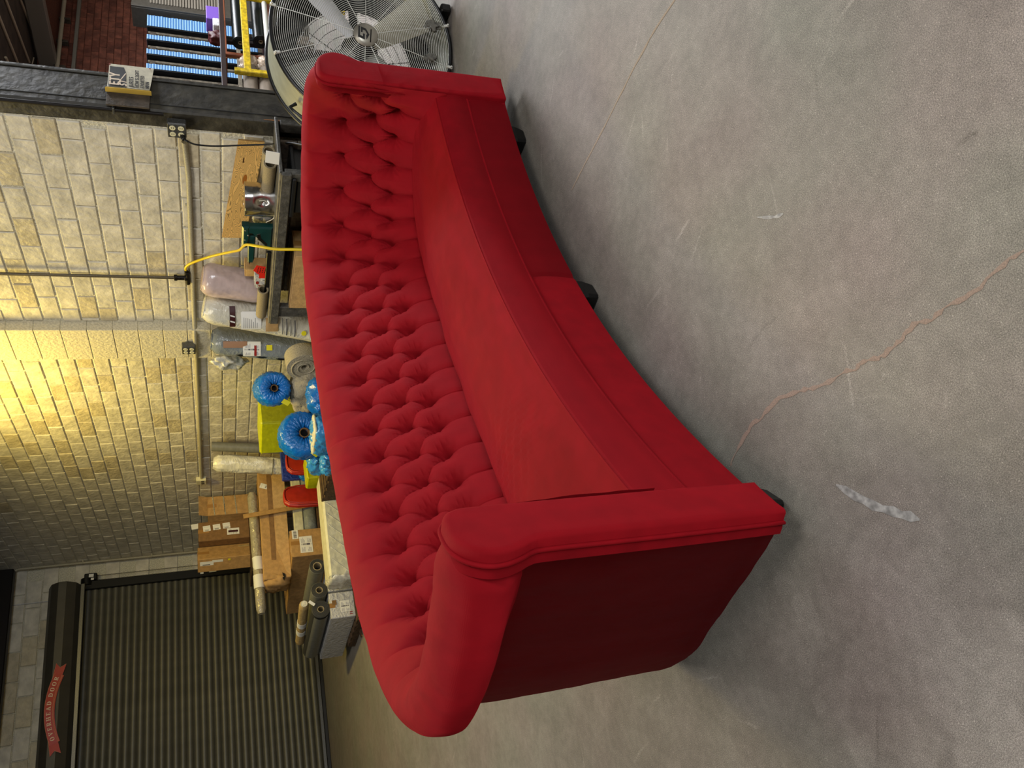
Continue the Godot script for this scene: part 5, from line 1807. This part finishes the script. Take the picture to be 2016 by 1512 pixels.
# ---------------------------------------------------------------- pipes, sockets, the sign, and the far room's goods
func build_fixtures():
	# the painted conduit along the wall, bending over the pilaster
	var y0 := 1.540
	var con := add("trim_4", tube([Vector3(4.318, 1.545, -3.98), Vector3(4.318, y0 - 0.01, -4.3), Vector3(4.318, y0, -5.6), Vector3(4.318, y0 + 0.004, -6.02), Vector3(4.262, y0 + 0.004, -6.11), Vector3(4.226, y0 + 0.004, -6.16), Vector3(4.226, y0 + 0.004, -6.50), Vector3(4.262, y0 + 0.004, -6.57), Vector3(4.318, y0 + 0.004, -6.66), Vector3(4.318, y0 + 0.01, -7.4), Vector3(4.318, y0 + 0.02, -9.44)], 0.019, 10), M.conduit_paint)
	struct(con)
	for z in [-4.6, -5.3, -7.2, -8.4]:
		add("conduit_strap", box(0.02, 0.05, 0.02, 0.003), M.conduit_paint, con, at(4.332, y0, z))
	# air line that drops to the valve
	var air := add("trim_5", tube([Vector3(4.30, 4.2, -5.43), Vector3(4.30, 1.66, -5.43)], 0.0125, 8), M.steel_pipe)
	struct(air)
	var valve := thing("air_valve", "dark iron shut-off valve at the foot of the wall air pipe", "valve", Vector3(4.30, 1.585, -5.43))
	add("valve_body", join([[cyl(0.020, 0.09, 14, 0.003), at(0, 0.0, 0)], [cyl(0.027, 0.025, 6, 0.003), at(0, 0.07, 0)], [cyl(0.026, 0.02, 6, 0.003), at(0, -0.005, 0)]]), M.iron, valve)
	add("lever", tube([Vector3(-0.02, 0.05, 0.0), Vector3(-0.04, 0.055, 0.03), Vector3(-0.04, 0.09, 0.05)], 0.006, 6), M.iron, valve)
	add("tee", cyl(0.018, 0.15, 14, 0.003), M.iron, valve, aim(Vector3(0, -0.01, -0.075), Vector3(0, 0, 1)))
	# socket boxes
	socket_box("grey socket box with four ivory outlets on the pilaster", Vector3(4.205, 1.60, -6.33), 4, M.grey_metal)
	socket_box("ivory painted socket box at the far end of the wall conduit", Vector3(4.312, 1.565, -9.49), 2, M.ivory)
	socket_box("worn grey socket box with four ivory outlets beside the dark post", Vector3(4.302, 1.585, -3.85), 4, M.grey_metal)
	# conduit up the post
	var pc := add("trim_6", tube([Vector3(4.318, 4.2, -3.765), Vector3(4.318, 1.66, -3.765)], 0.013, 8), M.iron)
	struct(pc)
	for y in [1.95, 2.6]:
		add("conduit_strap", box(0.03, 0.015, 0.05, 0.003), M.grey_metal, pc, at(4.318, y, -3.765))
	# black flex from the socket
	var cord := thing("power_cord", "black power cord plugged into the socket box by the post", "cord", Vector3(4.27, 1.555, -3.885))
	add("plug", join([[cyl(0.016, 0.04, 12, 0.004), aim(Vector3(0, 0, 0), Vector3(-1, -0.3, 0))], [cyl(0.008, 0.03, 10, 0.003), aim(Vector3(-0.036, -0.012, 0), Vector3(-0.7, -1.0, 0))]]), M.rubber_black, cord)
	add("flex", tube(slack([Vector3(-0.04, -0.02, 0.0), Vector3(-0.05, -0.08, -0.02), Vector3(-0.04, -0.20, -0.03), Vector3(-0.03, -0.39, -0.01), Vector3(-0.05, -0.58, 0.04), Vector3(-0.20, -0.66, 0.20), Vector3(-0.52, -0.72, 0.48), Vector3(-0.56, -1.0, 0.52), Vector3(-0.56, -1.54, 0.52)]), 0.006, 7), M.rubber_black, cord)
	old_sign()
	far_room()

func socket_box(label: String, p: Vector3, n: int, m: Material):
	var o := thing("socket_box", label, "socket", p)
	add("box", box(0.055, 0.115, 0.115, 0.006), m, o)
	add("cover_plate", box(0.006, 0.112, 0.112, 0.002), m, o, at(-0.03, 0, 0))
	for k in n:
		var q := Vector3(-0.034, 0.026 - 0.052 * (k / 2), 0.026 - 0.052 * (k % 2))
		if n == 2:
			q = Vector3(-0.034, -0.015, 0.028 - 0.056 * k)
		var s := add("outlet", cyl(0.019, 0.006, 18, 0.001), M.ivory if n == 4 else M.grey_metal, o, aim(q + Vector3(0.003, 0, 0), Vector3(-1, 0, 0)))
		for z in [-0.006, 0.006]:
			add("slot", box(0.003, 0.003, 0.010, 0.0005), M.slot, s, at(z, 0.0062, 0.002))

func old_sign():
	var o := thing("safety_sign", "bent old safety notice with dark green head, fixed to the dark post", "sign", Vector3(4.455, 1.735, -3.71), 0.10)
	# the sheet curls towards us at its left edge, where its yellow back shows
	add("sheet", grid(16, 6, func(u, v):
		var x: float = u * 0.27
		return Vector3(x, 0.005 + (1.0 - v) * (0.245 + 0.02 * u) - 0.02 * u, 0.012 * pow(1.0 - u, 3.0)), Vector3.ZERO, true), M.plate_cream, o)
	add("folded_edge", slab([Vector2(0, -0.005), Vector2(0.006, 0.0), Vector2(0.005, 0.252), Vector2(-0.003, 0.262)], 0.035, 0.002), M.plate_yellow, o, turned(Vector3(-0.008, 0.0, -0.005), Vector3(0, 0.0, 0)))
	add("green_head", grid(14, 5, func(u, v):
		var x: float = 0.004 + u * 0.235
		var low: float = 0.140 + 0.012 * u - 0.02 * maxf(0.0, u - 0.75) * -2.0
		return Vector3(x, lerpf(0.244, low, v), 0.012 * pow(1.0 - u * 0.885, 3.0) + 0.003), Vector3.ZERO, true), M.plate_green, o)
	var put := func(s: String, x: float, y: float, size: float, m: Material, slant := 0.0):
		var tm := text_mesh(s, size)
		tm.horizontal_alignment = HORIZONTAL_ALIGNMENT_LEFT
		add("letters", tm, m, o, Transform3D(Basis(Vector3(1, 0.02, 0), Vector3(slant, 1, 0), Vector3.BACK), Vector3(x, y, 0.0115 + 0.006)))
	put.call("ETY", 0.010, 0.208, 0.082, M.sign_white)
	put.call("ST", 0.012, 0.158, 0.058, M.sign_white, 0.25)
	add("slash", box(0.13, 0.006, 0.002, 0.0005), M.sign_white, o, turned(Vector3(0.09, 0.170, 0.017), Vector3(0, 0, -0.35)))
	put.call("JURIES", 0.008, 0.112, 0.036, M.ink)
	put.call("HOW SLIGHT", 0.006, 0.078, 0.032, M.ink)
	put.call("EPORTED", 0.008, 0.046, 0.032, M.ink)
	put.call("MAN", 0.008, 0.018, 0.032, M.ink)
	for q in [[0.255, 0.246], [0.255, 0.008]]:
		add("rivet", cyl(0.005, 0.004, 10, 0.001), M.ink_red, o, aim(Vector3(q[0], q[1], 0.004), Vector3.BACK))
	add("sign_shadow_plate", box(0.16, 0.25, 0.012, 0.003), M.old_wood, o, at(-0.06, 0.13, -0.028))  # plate standing in for the shadow behind the sign

func far_room():
	# blue sheet stacks between black edges and timber frames, a row running away to the left
	for k in 5:
		var x := 9.905 - 0.266 * k
		var o := thing("sheet_stack", "%s of the tall stacks of blue sheets in the far room" % ["rightmost and widest", "second from the right", "middle one", "second from the left", "leftmost"][k], "sheet stack", Vector3(x, 0, -7.0 - 0.015 * k), 0.0, "blue sheet stacks in the far room")
		var w := 0.245 if k == 0 else 0.112
		# a timber frame stands at the right of every stack but the first; the black edge closes the left
		if k > 0:
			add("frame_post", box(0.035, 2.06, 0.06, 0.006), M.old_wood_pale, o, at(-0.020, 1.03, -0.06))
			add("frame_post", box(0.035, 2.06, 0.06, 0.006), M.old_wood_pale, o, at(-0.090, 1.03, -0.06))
			for q in 4:
				add("frame_block", box(0.10, 0.075, 0.05, 0.004), M.old_wood, o, at(-0.055, 0.80 + 0.40 * q, -0.055))
			add("slot_light_board", box(0.10, 2.04, 0.02, 0.004), M.roll_white, o, at(-0.055, 1.02, -0.16))  # pale board standing in for light that comes through the slots from behind
		var x0 := -w if k == 0 else -0.112 - w
		# sheets: too thin to tell apart singly, joined
		var pale := []
		var blue := []
		var r := RandomNumberGenerator.new()
		r.seed = 50 + k
		for q in 84:
			var d := box(w * r.randf_range(0.96, 1.0), 0.0155, 0.40, 0.002)
			(pale if q % 2 else blue).append([d, at(x0 + w / 2 + r.randf_range(-0.003, 0.003), 0.72 + 0.0162 * q, -0.20 + r.randf_range(-0.004, 0.004))])
		var a := add("blue_sheets", join(blue), M.sheet_blue, o)
		a.set_meta("kind", "stuff")
		var b := add("pale_sheets", join(pale), M.sheet_pale, o)
		b.set_meta("kind", "stuff")
		add("base_block", box(w, 0.71, 0.40, 0.01), M.old_wood, o, at(x0 + w / 2, 0.355, -0.20))
		add("black_edge", box(0.026, 2.07, 0.44, 0.004), M.rail_black, o, at(x0 - 0.014, 1.035, -0.20))
	# low cross timbers in front
	for y in [0.86, 0.98]:
		tag(add("timber_rail", box(1.25, 0.05, 0.05, 0.005), M.old_wood_pale, self, at(8.9, y, -6.72)), ["lower timber rail before the blue sheet stacks", "upper timber rail before the blue sheet stacks"][0 if y < 0.9 else 1], "rail")
	for p in [[8.4, -6.72], [9.4, -6.72]]:
		tag(add("timber_post", box(0.06, 1.01, 0.045, 0.005), M.old_wood, self, at(p[0], 0.505, -6.765)), "short timber post at the %s of the rails before the blue stacks" % ("left" if p[0] < 9.0 else "right"), "post")
	# the grey cabinet with ribbed side and round vent, hanging at the right
	var c := thing("grey_cabinet", "tall grey cabinet with ribbed panel and round vent above the blue stacks", "cabinet", Vector3(10.36, 0.0, -6.95))
	add("case", box(0.80, 2.26, 0.30, 0.008), M.cabinet_grey, c, at(0, 1.13, -0.15))
	add("edge_frame", box(0.06, 2.26, 0.03, 0.006), M.cabinet_grey, c, at(-0.37, 1.13, 0.012))
	for k in 24:
		add("rib", box(0.60, 0.026, 0.018, 0.004), M.cabinet_rib, c, at(0.02, 1.20 + 0.036 * k, 0.006))
	var v := add("vent", cyl(0.055, 0.03, 24, 0.006), M.iron, c, aim(Vector3(-0.17, 2.15, 0.0), Vector3.BACK))
	for k in 6:
		add("vent_knob", cyl(0.012, 0.015, 10, 0.003), M.cabinet_rib, v, at(0.032 * cos(TAU * k / 6), 0.028, 0.032 * sin(TAU * k / 6)))
	# the shelf rack with yellow end frame
	var rk := thing("storage_rack", "storage rack with yellow end frame and brown beams seen left of the fan", "rack", Vector3(6.42, 0, -5.0))
	add("yellow_post", box(0.055, 1.14, 0.05, 0.006), M.rack_yellow, rk, at(0, 0.57, 0))
	add("yellow_post", box(0.055, 1.14, 0.05, 0.006), M.rack_yellow, rk, at(1.15, 0.57, 0))
	add("yellow_rail", box(1.15, 0.065, 0.045, 0.006), M.rack_yellow, rk, at(0.57, 1.02, 0.0))
	add("brown_beam", box(2.6, 0.045, 0.04, 0.005), M.rack_brown, rk, at(0.3, 1.235, 0.06))
	add("brown_post", box(0.04, 1.22, 0.04, 0.005), M.rack_orange, rk, at(0.30, 0.61, -0.06))
	add("shelf_board", box(2.2, 0.03, 0.7, 0.005), M.rack_orange, rk, at(0.35, 0.775, -0.42))
	add("upper_shelf", box(1.4, 0.02, 0.6, 0.005), M.rack_orange, rk, at(1.0, 1.20, -0.40))
	for x in [-0.7, 1.4]:
		add("rear_post", box(0.05, 1.22, 0.05, 0.005), M.rack_brown, rk, at(x, 0.61, -0.72))
	var gp := "cloth rolls on the storage rack"
	roll("cloth_roll", "beige roll in a clear bag, upper of two by the yellow rail", "roll", Vector3(6.64, 0.995, -5.10), Vector3(-1, 0, 0.02), 0.95, 0.066, 0.0, M.roll_beige, M.clear_bag, M.dark_hole, gp, 0.004)
	roll("cloth_roll", "beige roll in a clear bag, lower of two by the yellow rail", "roll", Vector3(6.63, 0.858, -5.10), Vector3(-1, 0, 0.02), 0.95, 0.066, 0.0, M.roll_beige, M.clear_bag, M.dark_hole, gp, 0.004)
	for q in [[6.66, 0.995, 41], [6.65, 0.858, 42]]:
		tag(add("bag_end", lump(Vector3(0.15, 0.145, 0.15), 2.4, 26, 16, 0.03, 14.0, q[2]), M.clear_bag, self, at(q[0], q[1] + 0.004, -5.10)), "crumpled clear bag end of the %s beige roll" % ("upper" if q[2] == 41 else "lower"), "bag")
	roll("cloth_roll", "mauve roll showing its spiral end behind the yellow rail", "roll", Vector3(6.90, 0.862, -5.22), Vector3(0.25, 0, -0.95), 0.40, 0.072, 0.012, M.roll_mauve, M.roll_beige, M.roll_mauve, gp)
	roll("cloth_roll", "long slim white roll beside the dark green rolls", "roll", Vector3(6.78, 0.815, -5.02), Vector3(1, 0, 0), 0.9, 0.025, 0.012, M.roll_white, M.roll_white, M.dark_hole, gp)
	roll("cloth_roll", "dark green roll with a paper label, upper one on the rack", "roll", Vector3(7.05, 1.06, -5.16), Vector3(1, 0, 0), 0.8, 0.075, 0.02, M.roll_green, M.roll_green, M.tube_card, gp)
	roll("cloth_roll", "dark green roll, lower one on the rack", "roll", Vector3(7.08, 0.866, -5.14), Vector3(1, 0, 0), 0.8, 0.075, 0.02, M.roll_green, M.roll_green, M.tube_card, gp)
	tag(add("printed_carton", join([[box(0.20, 0.16, 0.16, 0.006), at(0, 0.08, 0)]]), M.purple_print, self, at(7.42, 1.21, -5.2)), "carton with purple print on the rack's top shelf", "box")
	tag(add("white_carton", box(0.11, 0.10, 0.14, 0.006), M.white_card, self, at(7.24, 1.26, -5.16)), "small white carton beside the purple printed one", "box")
	tag(add("red_bag", lump(Vector3(0.10, 0.14, 0.12), 2.4, 22, 14, 0.03, 10.0, 55), M.dark_red, self, at(7.11, 1.275, -5.18)), "dark red bag at the left of the rack's top shelf", "bag")
